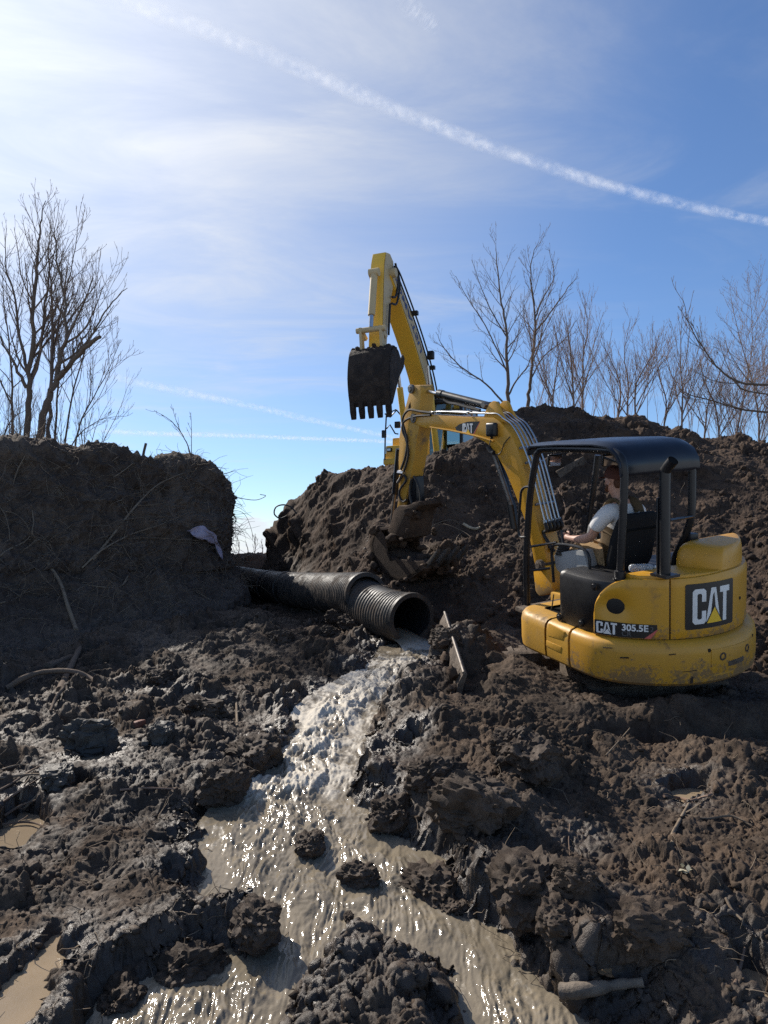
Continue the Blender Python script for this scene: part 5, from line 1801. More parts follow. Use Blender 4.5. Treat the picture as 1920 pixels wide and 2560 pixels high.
def corrugated(name, a, b, r, pitch, depth, mat, n=40, smooth_part=0.0, lip=True):
    a, b = np.array(a), np.array(b)
    Lg = np.linalg.norm(b - a)
    prof = []
    s = 0.0
    if lip:
        prof += [(r - .055, .02), (r - .055, -.012), (r - .002, -.012), (r + .004, .035)]
        s = .05
    while s < Lg:
        if s > Lg - smooth_part:
            prof += [(r - depth * .4, s)]
            s += .2
        else:
            prof += [(r - depth, s), (r - depth * .9, s + pitch * .22), (r - depth * .12, s + pitch * .36), (r, s + pitch * .5), (r, s + pitch * .72), (r - depth * .12, s + pitch * .84)]
            s += pitch
    ax = (b - a) / Lg
    e = np.cross(ax, [0, 0, 1.0])
    e /= np.linalg.norm(e)
    g_ = np.cross(e, ax)
    rings = []
    th = np.linspace(0, 2 * np.pi, n + 1)[:-1]
    for rr, h in prof:
        sagz = -.06 * math.sin(math.pi * min(1, h / Lg))
        rings.append([tuple(a + ax * h + (e * math.cos(t) + g_ * math.sin(t)) * rr + np.array([0, 0, sagz]) - PO) for t in th])
    return MB().loft(rings, True, False, False).build(name, mat, PIPE, smooth=45)


pm = at(1029, 1546, 8.4)
pk_ = at(900, 1496, 9.55)
sec = corrugated('end_section', pm, pk_, .305, .066, .019, M_pipe, 48)
p2 = at(915, 1487, 9.30)
p3 = at(592, 1447, 16.2)
long_ = corrugated('long_section', p2, p3, .294, .066, .013, M_pipe, 44, smooth_part=4.4)
axp = (pk_ - pm) / np.linalg.norm(pk_ - pm)
bore = []
for h, rr in ((.0, .252), (.3, .250), (1.2, .250)):
    e = np.cross(axp, [0, 0, 1.0])
    e /= np.linalg.norm(e)
    g_ = np.cross(e, axp)
    bore.append([tuple(pm + axp * h + (e * math.cos(t) + g_ * math.sin(t)) * rr - PO) for t in np.linspace(0, 2 * np.pi, 41)[:-1]])
MB().loft(bore, True, False, True).build('pipe_bore', M_pipein, PIPE, smooth=60)
# seams across the pipe
for k_ in (.47, .62):
    c_ = p2 * (1 - k_) + p3 * k_ + np.array([0, 0, -.06 * math.sin(math.pi * k_)]) - PO
    ax = (p3 - p2) / np.linalg.norm(p3 - p2)
    MB().disc_stack(c_ - ax * .12, ax, [(.280, 0), (.302, .01), (.305, .12), (.302, .23), (.280, .24)], 40).build('pipe_coupling', M_pipe, PIPE, smooth=50)
# jet leaving the mouth
jet = []
for i, (dx_, dz_, w_, h_) in enumerate(((.35, .0, .20, .05), (.0, -.01, .21, .05), (-.14, -.05, .22, .05), (-.28, -.13, .25, .045))):
    c_ = pm + axp * dx_ + np.array([0, 0, -.235 + dz_])
    e = np.cross(axp, [0, 0, 1.0])
    e /= np.linalg.norm(e)
    jet.append([tuple(c_ + e * w_ * t + np.array([0, 0, h_ * (1 - t * t) + .008 * math.sin(11 * t + 3 * i)])) for t in np.linspace(-1, 1, 17)])
jo = MB().loft(jet, closed=False).build('water_jet', M_water, None, smooth=60, sub=2)
a_ = jo.data.attributes.new('foam', 'FLOAT', 'POINT')
a_.data.foreach_set('value', np.repeat([.1, .3, .6, .85], 17).astype(np.float32))
tag(jo, 'sheet of muddy water sliding out of the pipe mouth', kind='structure')

# ------------------------------------------------------------------ bare trees
M_bark = pbr('grey_bark', (.125, .092, .068), .9, spec=.2, var=(6, .6, (.14, .105, .08)), bump=(30, .5, .01))
M_twig = pbr('twig', (.13, .09, .066), .85, spec=.2, var=(8, .5, (.19, .14, .10)))
M_barkr = pbr('reddish_twig', (.20, .13, .095), .85, spec=.2, var=(4, .5, (.27, .20, .15)))
M_dead = pbr('pale_dead_wood', (.20, .155, .11), .85, spec=.2, var=(9, .6, (.115, .085, .06)), bump=(50, .5, .006))


def branchset(mb, pts, r0, r1, rng, level, maxlev, dens, upness, spread, lenk, minr, sides=4, t0=.25):
    """limbs along a polyline, then twigs along the limbs"""
    P = [np.array(p) for p in pts]
    m = len(P)
    seg = [np.linalg.norm(P[i + 1] - P[i]) for i in range(m - 1)]
    tot = sum(seg)
    cnt = max(1, int(dens[level] * tot + rng.random()))
    for k in range(cnt):
        t = t0 + (1 - t0) * ((k + rng.random()) / cnt)
        s = t * tot
        i = 0
        while i < m - 2 and s > seg[i]:
            s -= seg[i]
            i += 1
        f_ = min(1, s / seg[i])
        p = P[i] * (1 - f_) + P[i + 1] * f_
        tg = (P[i + 1] - P[i]) / seg[i]
        rad_ = r0 + (r1 - r0) * t
        az = rng.uniform(0, 2 * math.pi)
        e = np.cross(tg, [math.cos(az), math.sin(az), .3])
        e /= np.linalg.norm(e) + 1e-9
        ang_ = rng.uniform(.75, 1.25) * spread
        d = tg * math.cos(ang_) + e * math.sin(ang_)
        L_ = tot * lenk[level] * rng.uniform(.55, 1.15) * (1.15 - .75 * t)
        st = 5 if level == 0 else 4
        q = [p]
        dd = d.copy()
        for j in range(st):
            dd = dd + np.array([0, 0, upness * .22]) + rng.normal(size=3) * .10
            dd /= np.linalg.norm(dd)
            q.append(q[-1] + dd * L_ / st)
        rb = max(minr, rad_ * .52)
        re = max(minr * .7, rb * .25)
        mb.tube(q, list(np.linspace(rb, re, st + 1)), sides if level == 0 else 3, caps=False)
        if level + 1 < maxlev:
            branchset(mb, q, rb, re, rng, level + 1, maxlev, dens, upness, spread, lenk, minr, 3, .2)


def tree(label, trunks, seed, mat=None, dens=(2.6, 3.6, 4.0), lenk=(.40, .48, .42), upness=.75, spread=.68, minr=.006, maxlev=3, group=None, t0=.25, name='bare_tree', base=None):
    """trunks: list of (polyline, base radius, tip radius)"""
    rng = np.random.default_rng(seed)
    mat = mat or M_bark
    b = np.array(trunks[0][0][0]) if base is None else np.array(base)
    root = empty(name, loc=tuple(b))
    tag(root, label, 'tree', group)
    tm, cm_ = MB(), MB()
    for poly, r0, r1 in trunks:
        r0, r1 = r0 * .78, r1 * .7
        q = [np.array(p) - b for p in spline(poly, 4)]
        m = len(q)
        wob = rng.normal(size=(m, 3)) * r0 * .25
        wob[0] = 0
        q = [p + w for p, w in zip(q, wob)]
        tm.tube(q, list(np.linspace(r0, r1, m)), 8, caps=True)
        branchset(cm_, q, r0, r1, rng, 0, maxlev, dens, upness, spread, lenk, minr, 4, t0)
    tm.build('trunk', mat, root, smooth=60)
    cm_.build('crown', M_twig if mat is M_bark else mat, root, smooth=180)
    return root


def TP(pts, Y, dy=0.0):
    return [at(a, b, Y + dy * i) for i, (a, b) in enumerate(pts)]


YT = 14.0
gl = 'bare trees on the left bank'
tree('tall forked bare tree, the thickest straight trunk on the left bank', [(TP([(66, 1125), (72, 1010), (77, 930), (82, 800), (90, 690), (96, 620), (101, 560), (112, 500)], YT), .085, .010), (TP([(74, 960), (100, 880), (112, 760), (130, 660), (148, 585)], YT, .15), .05, .008),
      (TP([(66, 970), (40, 915), (10, 860), (-30, 790)], YT, -.1), .05, .01), (TP([(70, 930), (48, 840), (38, 750), (14, 660), (16, 570)], YT, .1), .045, .007)], 1, group=gl, dens=(4.0, 5.4, 5.5), minr=.0031)
tree('leaning bare tree with a thick broken limb on the left bank', [(TP([(100, 1125), (108, 1040), (128, 985), (142, 945), (152, 890), (166, 840), (162, 740), (142, 650), (138, 570)], YT - .5), .10, .009), (TP([(140, 955), (165, 925), (195, 888), (225, 860), (248, 842)], YT - .5, -.15), .07, .045),
      (TP([(192, 890), (196, 865), (222, 828)], YT - .7), .032, .016), (TP([(190, 895), (235, 830), (262, 780), (300, 735), (318, 720)], YT - .6), .03, .007)], 2, group=gl, dens=(4.0, 5.4, 5.5), minr=.0031)
tree('slim upright bare tree close beside the leaning one on the left bank', [(TP([(121, 1125), (124, 1010), (130, 900), (134, 800), (126, 700), (123, 620), (128, 530)], YT + .6), .055, .006), (TP([(131, 890), (150, 790), (172, 700), (188, 620), (200, 520)], YT + .6, .1), .03, .005)], 3, group=gl, dens=(4.0, 5.4, 5.5), minr=.0040)
tree('thin bare sapling right of the trunks on the left bank', [(TP([(136, 1125), (140, 1050), (146, 960), (160, 860), (185, 780), (215, 700)], YT + 1), .035, .005)], 4, group=gl, dens=(4.5, 5, 4), spread=.75, minr=.0040)
tree('bushy bare tree spreading low to the right on the left bank', [(TP([(185, 1130), (200, 1060), (235, 990), (270, 930), (300, 850)], YT + 1.5), .028, .005), (TP([(170, 1130), (200, 1085), (250, 1050), (300, 1040)], YT + 1.5), .02, .005), (TP([(160, 1130), (178, 1000), (205, 900), (228, 800), (240, 690)], YT + 1.5), .03, .005)], 5, group=gl, dens=(4.2, 4.4, 3), spread=.6, minr=.0045, lenk=(.6, .5, .4))
tree('thin bare tree nearest the left edge of the bank', [(TP([(30, 1125), (30, 1000), (26, 880), (10, 760), (6, 640)], YT + 1.2), .04, .006), (TP([(28, 1010), (-10, 930), (-40, 840)], YT + 1.2), .025, .006), (TP([(0, 1125), (18, 1065), (40, 1040), (64, 1025)], YT), .02, .006)], 6, group=gl, dens=(4.2, 4.6, 4), minr=.0040)
tree('forked leafless sapling at the corner of the cut bank', [(TP([(482, 1160), (470, 1115), (452, 1080), (425, 1050), (385, 1026)], 11.6), .014, .004), (TP([(452, 1080), (440, 1050), (428, 1010)], 11.6), .008, .003), (TP([(478, 1150), (479, 1080), (477, 1030)], 11.8), .009, .003)], 7, mat=M_bark, dens=(5, 5, 0), lenk=(.34, .5, 0), maxlev=2, minr=.0035, upness=.8, t0=.35, name='sapling')
gr = 'bare trees beyond the soil heap'
YR_ = 27.0
tree('tall bare tree with a straight trunk behind the small excavator boom', [(TP([(1272, 1050), (1270, 960), (1268, 880), (1264, 810), (1250, 740), (1242, 660), (1240, 615)], YR_), .10, .012), (TP([(1270, 990), (1292, 950), (1318, 915), (1338, 870)], YR_), .05, .014), (TP([(1262, 1010), (1215, 960), (1150, 915), (1110, 870), (1090, 830)], YR_), .05, .01),
      (TP([(1268, 930), (1236, 860), (1205, 800), (1165, 740), (1140, 690)], YR_), .04, .01), (TP([(1265, 840), (1225, 770), (1200, 710), (1180, 650)], YR_), .035, .009)], 11, group=gr, dens=(3.2, 4.6, 4.2), minr=.0052, lenk=(.36, .45, .42))
tree('tall bare tree with a curved trunk right of the straight one', [(TP([(1318, 1045), (1322, 985), (1328, 940), (1332, 880), (1338, 800), (1328, 720), (1330, 650), (1345, 605)], YR_ + 1), .10, .012), (TP([(1336, 800), (1360, 740), (1385, 690), (1372, 620)], YR_ + 1), .04, .01), (TP([(1338, 830), (1385, 770), (1420, 720), (1445, 690)], YR_ + 1), .045, .01), (TP([(1326, 950), (1360, 890), (1410, 850), (1440, 800)], YR_ + 1), .04, .01)], 12, group=gr, dens=(3.2, 4.6, 4.2), minr=.0052, lenk=(.36, .45, .42))
for k, (bx, tops, by, lab) in enumerate([(1436, [(1428, 900), (1420, 840), (1412, 780)], 1050, 'slender leafless tree next to the curved tall one'), (1456, [(1458, 900), (1470, 820), (1460, 760)], 1050, 'slender leafless tree with a pale trunk over the heap crest'),
                                        (1568, [(1570, 950), (1560, 890), (1575, 800)], 1050, 'short fan-shaped leafless tree over the middle of the heap'), (1590, [(1590, 960), (1630, 890), (1650, 830)], 1050, 'small leafless tree leaning right behind the heap'),
                                        (1545, [(1550, 960), (1525, 900), (1500, 850)], 1050, 'small leafless tree leaning left behind the heap'), (1704, [(1706, 980), (1702, 900), (1704, 790)], 1090, 'reddish leafless tree with a straight stem behind the canopy'),
                                        (1760, [(1770, 1010), (1800, 930), (1830, 850)], 1110, 'reddish leafless tree leaning over the right slope'), (1836, [(1850, 1040), (1866, 960), (1880, 850), (1875, 720)], 1130, 'tall reddish leafless tree at the right of the heap'),
                                        (1900, [(1895, 1040), (1880, 950), (1850, 850), (1830, 760)], 1130, 'reddish leafless tree rising by the right edge'), (1660, [(1665, 1000), (1645, 930), (1640, 860)], 1075, 'thin leafless tree left of the reddish straight one'),
                                        (1380, [(1385, 970), (1395, 900), (1390, 830)], 1040, 'thin leafless tree between the two tall trunks and the slender pair'), (1800, [(1790, 1020), (1760, 950), (1745, 880)], 1120, 'thin reddish leafless tree leaning left on the right slope')]):
    Yk = YR_ + 1.5 * ((k * 7) % 5) - 2
    base_ = (bx, by)
    tr_ = [(TP([base_] + tops, Yk), .05, .010)]
    rngk = np.random.default_rng(50 + k)
    for j in range(3):
        f_ = rngk.uniform(.1, .5)
        x0, y0_ = bx + (tops[0][0] - bx) * f_, by + (tops[0][1] - by) * f_
        sx_ = rngk.choice([-1, 1]) * rngk.uniform(30, 115)
        tr_.append((TP([(x0, y0_), (x0 + sx_ * .45, y0_ - 75), (x0 + sx_, y0_ - rngk.uniform(130, 210))], Yk), .028, .009))
    tree(lab, tr_, 100 + k, mat=M_barkr, group=gr, dens=(3.8, 4.4, 3.6), minr=.0048, upness=.8 + .5 * rngk.random(), spread=.50 + .35 * rngk.random(), lenk=(.40 + .2 * rngk.random(), .5, .4), t0=.15)
tree('dark bare limbs reaching in over the right slope from the edge', [(TP([(2010, 965), (1920, 962), (1850, 955), (1800, 925), (1765, 880), (1725, 815), (1708, 750)], 18), .05, .010), (TP([(1835, 950), (1860, 975), (1920, 985), (2000, 990)], 18), .03, .02), (TP([(2020, 1035), (1920, 1032), (1850, 1022), (1790, 1005), (1720, 985), (1700, 972)], 18.5), .045, .010), (TP([(2010, 965), (2030, 1100), (2040, 1250)], 18), .08, .09)], 31, mat=M_bark, dens=(2.6, 3.4, 3), minr=.007, upness=1.1, spread=.55, lenk=(.40, .5, .4), t0=.25)
for k, (bx, h_) in enumerate([(596, 48), (618, 36), (636, 55), (655, 40), (672, 44)]):
    tree(['small distant bare tree in the gap, nearest the bank', 'lowest distant bare tree in the gap between bank and heap', 'middle distant bare tree in the gap, the tallest there', 'distant bare tree in the gap right of the tallest', 'distant bare tree in the gap, nearest the heap'][k],
         [(TP([(bx, 1392), (bx + 2, 1392 - h_ * .5), (bx - 3, 1392 - h_)], 42), .04, .012)], 200 + k, mat=M_barkr, group='distant bare trees in the gap', dens=(4.5, 2.5, 0), maxlev=2, minr=.012, lenk=(.6, .5, 0), upness=1.2, t0=.1)

# thin brushwood filling the skyline and the rim, too dense to count
def brush(name, label, spots, hmin, hmax, mat, seed, r_=.008, nb=9):
    rng = np.random.default_rng(seed)
    mb = MB()
    for (bx, by_, Yb) in spots:
        b = at(bx, by_, Yb)
        for st in range(rng.integers(1, 4)):
            h = rng.uniform(hmin, hmax)
            d = np.array([rng.normal() * .22, rng.normal() * .2, 1.0])
            q = [b]
            for j in range(5):
                d = d + rng.normal(size=3) * .07
                q.append(q[-1] + d / np.linalg.norm(d) * h / 5)
            mb.tube(q, list(np.linspace(r_ * 2.2, r_ * .6, 6)), 3, caps=False)
            branchset(mb, q, r_ * 1.6, r_ * .6, rng, 0, 2, (nb / h, 3.0 / h * 2), .9, .55, (.42, .45), r_ * .55, 3, .12)
    o_ = mb.build(name, mat, smooth=180)
    return tag(o_, label, kind='stuff')


rngb = np.random.default_rng(9)
spots = [(x_, 1060 + max(0, (x_ - 1600) * .22), rngb.uniform(24, 36)) for x_ in rngb.uniform(1330, 1990, 60)]
brush('brushwood', 'wispy leafless brushwood massed behind the right of the soil heap', spots, 1.5, 4.2, M_barkr, 4, .0062)
spots = [(x_, 1130, rngb.uniform(12.5, 17)) for x_ in rngb.uniform(-160, 290, 34)]
brush('undergrowth', 'thin leafless undergrowth round the trunks on the left bank', spots, .5, 1.9, M_twig, 5, .0042)

# ------------------------------------------------------------------ sticks, roots, rocks and litter
def stick_on(name, label, px, r0, r1, mat=None, lift=.012, cat='stick', group=None, twigs=0, seed=0, n=6, arch=0.0):
    P = []
    m = len(px)
    for i, q in enumerate(px):
        lf = lift + arch * math.sin(math.pi * i / max(1, m - 1))
        P.append(hit(*q, lf))
    # keep it a stick: smooth the distances so it does not dive into hollows
    Y = [p[1] for p in P]
    ys = np.interp(np.arange(m), [0, m - 1], [Y[0], Y[-1]]) * .6 + np.array(Y) * .4
    P = [np.array(at(*q, min(yy, y0_) - .004)) for q, yy, y0_ in zip(px, ys, Y)]
    b = P[0]
    q = [p - b for p in spline(P, 4)]
    rr = np.linspace(r0, r1, len(q)) * (1 + np.random.default_rng(seed + len(label)).normal(size=len(q)) * (.13 if n >= 8 else .05))
    mb = MB().tube(q, list(rr), n)
    if twigs:
        rng = np.random.default_rng(seed)
        branchset(mb, q, r0, r1, rng, 0, 1, (twigs, 0), .2, .8, (.28, 0), max(.0022, r1 * .7), 3, .2)
    o_ = mb.build(name, mat or M_dead, None, smooth=60)
    o_.location = tuple(b)
    return tag(o_, label, cat, group)


def rock(name, label, px, py, size, mat, seed, flat_=.7, sink=.25, cat='rock', group=None, ico=3, rough=.18, blocky=.35, Y=None):
    bm = bmesh.new()
    bmesh.ops.create_icosphere(bm, subdivisions=ico, radius=1)
    V = np.array([v.co for v in bm.verts])
    rng = np.random.default_rng(seed)
    V = np.sign(V) * np.abs(V) ** (1 - blocky)
    V /= np.abs(V).max()
    V = V * (1 + rough * fbm(V + 9 * seed, 1.1, 2, seed)[:, None] + .5 * rough * fbm(V + 5 * seed, 3.0, 3, seed)[:, None])
    if ico > 4:
        nv = V / np.linalg.norm(V, axis=1, keepdims=True)
        Q = V + 3.1 * seed + .12 * np.stack([perlin(V + seed, 5, 1), perlin(V + seed, 5, 2), perlin(V + seed, 5, 3)], 1)
        V = V + nv * (.10 * (1 - 2.4 * np.abs(perlin(Q, 2.6, 5))) + .075 * (np.abs(perlin(Q, 5.5, 6)) * 2 - .5) + .05 * (np.abs(perlin(Q, 12, 7)) * 2 - .5) + .025 * (np.abs(perlin(Q, 25, 8)) * 2 - .5))[:, None]
    A_ = np.array(Matrix.Rotation(rng.uniform(0, 6.28), 3, 'Z') @ Matrix.Rotation(rng.uniform(-.3, .3), 3, 'X'))
    V = V * np.array([1, .75, flat_]) @ A_.T * size
    for v, c in zip(bm.verts, V):
        v.co = c
    me = bpy.data.meshes.new(name)
    bm.to_mesh(me)
    bm.free()
    for p_ in me.polygons:
        p_.use_smooth = True
    me.set_sharp_from_angle(angle=rad(38))
    me.materials.append(mat)
    a = me.attributes.new('wet', 'FLOAT', 'POINT')
    a.data.foreach_set('value', np.full(len(me.vertices), .35, np.float32))
    o_ = link(bpy.data.objects.new(name, me))
    p = hit(px, py) if Y is None else at(px, py, Y)
    o_.location = (p[0], p[1], p[2] + size * flat_ * (.5 - sink))
    return tag(o_, label, cat, group)


M_stone = pbr('wet_dark_stone', (.046, .040, .034), .62, spec=.35, var=(5, .6, (.075, .068, .06)), bump=(30, .6, .012))
M_brick = pbr('red_brick', (.16, .055, .030), .7, var=(8, .6, (.09, .035, .022)), bump=(40, .5, .008))
rock('boulder', 'large dark angular boulder at the edge of the left mud', 228, 1850, .19, M_stone, 3, .66, sink=.4, ico=5, blocky=.45, rough=.3)
rock('boulder', 'dark flat boulder beside the small puddle below the large one', 142, 1952, .12, M_stone, 5, .6, sink=.42, ico=5, blocky=.45, rough=.3)
rock('boulder', 'broad rounded mud-coated rock between the thin stake and the large boulder', 505, 1785, .22, M_ground, 8, .55, rough=.3, ico=5, sink=.45)
rock('stone', 'squarish dark stone beside the red brick', 402, 1838, .10, M_stone, 12, .8, ico=5, blocky=.5, sink=.4)
rock('stone', 'small round stone resting under the squarish one', 362, 1862, .035, M_stone, 14, .8)
rock('brick', 'broken red brick half sunk in the left mud', 345, 1815, .055, M_brick, 15, .6, cat='brick', blocky=.6, rough=.08)
cl_spec = [(775, 2118, .105, 'soil clod standing as an island in the stream, with a wide flat top'), (895, 2195, .10, 'tall rough soil clod islanded in the middle of the stream'), (872, 2292, .028, 'pebble-sized clod breaking the water near the front mound'), (1325, 1905, .20, 'big square-cut block of soil on the slope below the machine'),
           (1290, 1865, .16, 'block of soil leaning on the big square-cut one'), (1090, 1945, .17, 'rounded dry clod above the stream on its right bank'), (1180, 2010, .24, 'largest smooth brown clod on the right bank'), (1330, 2220, .21, 'crumbly rounded clod low on the right slope'), (1440, 2190, .09, 'reddish lump of soil propped on the right slope'),
           (1075, 2230, .18, 'dark clod jutting into the stream from its right bank'), (1130, 2280, .10, 'small dark clod at the water beside the jutting one'), (1170, 1990, .12, 'pale dry clod behind the largest smooth one'), (990, 2040, .15, 'dark wet clod on the right bank at the bend of the stream'),
           (1620, 2330, .16, 'crusted clod by the pale leaves low on the right'), (1400, 2300, .13, 'grey clod beside the bottom log'), (640, 1890, .20, 'black overhanging clod on the left bank of the stream'), (560, 1960, .18, 'dark wet clod on the left bank where the pool begins'), (395, 1700, .13, 'pale wet clod in the middle of the left mud'),
           (640, 2310, .13, 'root-tangled clod where the left mud juts into the stream'), (480, 2430, .15, 'blocky clod at the lower edge of the left mud'), (300, 2500, .12, 'low clod between the two pools bottom left'), (1112, 1600, .15, 'mud-plastered clod beside the pipe mouth'), (700, 1600, .15, 'clod lying in front of the pipe near its coupling'),
           (820, 1585, .14, 'clod of earth pressed against the pipe end section'), (915, 1488, .10, 'lump of soil fallen on top of the pipe joint')]
for k, (a, b, s, lab) in enumerate(cl_spec):
    isl = 'island' in lab or 'pebble' in lab
    rock('soil_clod', lab, a, b, s, M_ground, 40 + k, .62 if isl else .66, .42 if isl else .50, 'clod', 'big clods of soil', 5, .34 if isl else .30, .22, Y=on_water(a, b + 12)[1] if isl else None)

for k, (a, b, Yc, s, lab) in enumerate([(912, 1478, 9.35, .15, 'soil heaped on top of the joint of the two pipe sections'), (880, 1556, 9.25, .17, 'soil packed in front of the joint of the pipe'), (838, 1540, 9.7, .13, 'lump of soil against the front of the long pipe section'), (955, 1476, 9.2, .11, 'lump of soil slid onto the pipe end section from the heap')]):
    rock('soil_clod', lab, a, b, s, M_mound, 80 + k, .62, .5, cat='clod', group='big clods of soil', ico=5, rough=.34, blocky=.2, Y=Yc)
stick_on('branch', 'long pale branch leaning across the cut bank up to its rim', [(232, 1400), (280, 1340), (335, 1270), (390, 1215), (440, 1190), (468, 1180)], .020, .005, twigs=3, seed=1, arch=.15)
stick_on('branch', 'thin forked branch below the long pale one on the bank', [(205, 1420), (255, 1375), (330, 1335), (400, 1312), (470, 1282)], .014, .004, twigs=3, seed=2, arch=.12)
stick_on('branch', 'pale crooked dead branch standing against the foot of the bank', [(120, 1408), (150, 1455), (168, 1510), (182, 1550), (190, 1575)], .020, .026, arch=.05)
stick_on('twig', 'hooked pale twig below the middle of the bank', [(320, 1440), (305, 1465), (285, 1485), (282, 1520)], .010, .006)
stick_on('twig', 'thin dark twig curling from the bank corner toward the gap', [(420, 1195), (480, 1200), (540, 1230), (575, 1243)], .006, .004, M_twig)
stick_on('branch', 'weathered branch along the left edge of the bank', [(0, 1390), (20, 1375), (60, 1355), (75, 1340)], .014, .008, twigs=3, seed=4)
for k, (pts, r_, lab) in enumerate([([(62, 1140), (42, 1180), (24, 1240)], .010, 'dark twig hanging from the rim at the far left of the bank'), ([(285, 1192), (310, 1176), (332, 1158)], .009, 'short pale twig sticking up below the rim of the bank'), ([(0, 1268), (14, 1290), (22, 1322), (24, 1350)], .007, 'pale bent root at the left edge, halfway up the bank'),
                                   ([(80, 1276), (84, 1305), (80, 1330), (88, 1346)], .008, 'pale wavy root hanging alone on the bank'), ([(0, 1275), (36, 1284), (62, 1305), (80, 1338)], .006, 'thin root arching down at the left of the bank'), ([(300, 1302), (350, 1294), (412, 1292)], .007, 'thin twig lying level above the forked branch of the bank'),
                                   ([(312, 1346), (400, 1345), (470, 1350), (540, 1352)], .006, 'thin straight twig lying level under the lilac rag'), ([(505, 1258), (518, 1256), (522, 1270), (524, 1286)], .007, 'pale curled root above the lilac rag'), ([(0, 1508), (36, 1498), (72, 1472)], .010, 'pale bough sloping up at the foot of the bank, left edge'), ([(200, 1460), (260, 1468), (300, 1466), (322, 1446)], .008, 'thin root lying along the foot of the bank beside the hooked twig')]):
    stick_on('root' if 'root' in lab else 'twig', lab, pts, r_, r_ * .6, M_dead, twigs=2, seed=90 + k, arch=.05, cat='root' if 'root' in lab else 'twig')
stick_on('log', 'thick wet log lying across the left mud', [(120, 1668), (150, 1655), (185, 1645)], .045, .040, M_bark, cat='log', n=10)
stick_on('log', 'dark log leaning upright over the thick one', [(150, 1725), (170, 1680), (190, 1640), (200, 1620)], .034, .026, M_bark, cat='log', n=10)
stick_on('log', 'curved branch-like log under the leaning one', [(20, 1720), (60, 1695), (110, 1680), (180, 1678), (225, 1695), (252, 1716)], .028, .020, M_bark, cat='log', n=8)
stick_on('branch', 'short dark branch pointing down from the logs', [(160, 1720), (140, 1745), (126, 1778)], .018, .012, M_bark)
gtw = 'twigs heaped at the left edge'
for k, pts in enumerate([[(0, 1945), (40, 1940), (95, 1935), (130, 1945)], [(0, 1975), (35, 1955), (80, 1925), (110, 1915)], [(50, 2000), (60, 1965), (80, 1940)], [(0, 2010), (30, 1990), (60, 1970), (100, 1945)], [(60, 2022), (95, 1985), (118, 1945), (112, 1930)], [(0, 2062), (60, 2055), (95, 2060), (112, 2070)], [(0, 1925), (50, 1912), (100, 1915)], [(10, 2040), (50, 2015), (90, 2000)]]):
    stick_on('twig', ['long wet twig lying level on top of the heap at the left edge', 'twig crossing the heap at the left edge upward to the right', 'short steep twig in the middle of the left heap', 'twig sloping under the left heap', 'curved twig at the right end of the left heap', 'dark branch lying over the tan puddle', 'topmost thin twig of the left heap', 'lowest twig of the left heap above the tan puddle'][k],
             pts, .009, .005, M_twig if k % 2 else M_dead, group=gtw, twigs=4, seed=20 + k)
stick_on('stake', 'thin pale stake standing upright in the left mud', [(593, 1815), (592, 1785), (591, 1756)], .011, .010, cat='stake')
stick_on('twig', 'bundle of brown reeds lying level in the left mud', [(300, 1975), (360, 1970), (440, 1972)], .008, .005, M_barkr, twigs=5, seed=31)
stick_on('branch', 'bark-stripped forked branch jutting from the left mud over the stream', [(620, 2365), (632, 2300), (648, 2240), (662, 2205)], .016, .011, cat='branch', twigs=4, seed=33)
stick_on('branch', 'thin dark branch reaching over the stream', [(650, 2230), (690, 2215), (750, 2215), (795, 2236)], .008, .004, M_twig, twigs=8, seed=34, arch=.04)
stick_on('stick', 'straight dark stick poking out into the stream', [(700, 2295), (740, 2304), (766, 2310)], .007, .006, M_twig)
stick_on('twig', 'black forked twig standing in the rapids', [(912, 1750), (908, 1725), (900, 1705)], .006, .003, M_twig, twigs=10, seed=36)
stick_on('twig', 'dark twig lying across the rapids beside the forked one', [(905, 1722), (922, 1714), (938, 1712)], .007, .005, M_twig)
stick_on('root', 'pale twisted root standing on the right slope', [(1680, 2110), (1682, 2085), (1700, 2050), (1722, 2010)], .012, .009, cat='root', twigs=3, seed=37)
stick_on('root', 'spidery root mass above the pale twisted root', [(1660, 1990), (1700, 1995), (1730, 2000), (1780, 1985)], .010, .006, M_barkr, cat='root', twigs=12, seed=38)
stick_on('root', 'long pale root lying right of the twisted one', [(1710, 2038), (1770, 2046), (1830, 2040), (1880, 2065)], .008, .006, cat='root', twigs=3, seed=39)
stick_on('twig', 'straight straw stalk leaning on the right slope below the machine', [(1515, 1888), (1545, 1855), (1575, 1820)], .005, .004)
stick_on('twig', 'dark thread-like root hanging on the right slope', [(1425, 2060), (1422, 2100), (1425, 2140)], .004, .003, M_twig)
stick_on('twig', 'pale thin roots below the square soil block', [(1040, 2040), (1045, 2070), (1030, 2100)], .005, .003, twigs=4, seed=41)
stick_on('root', 'bent pale root at the puddle on the right', [(1815, 2245), (1830, 2275), (1855, 2300)], .008, .006, cat='root')
stick_on('stick', 'thin dark stick standing beside the puddle at the bottom right', [(1838, 2460), (1850, 2420), (1862, 2370)], .008, .006, M_twig)
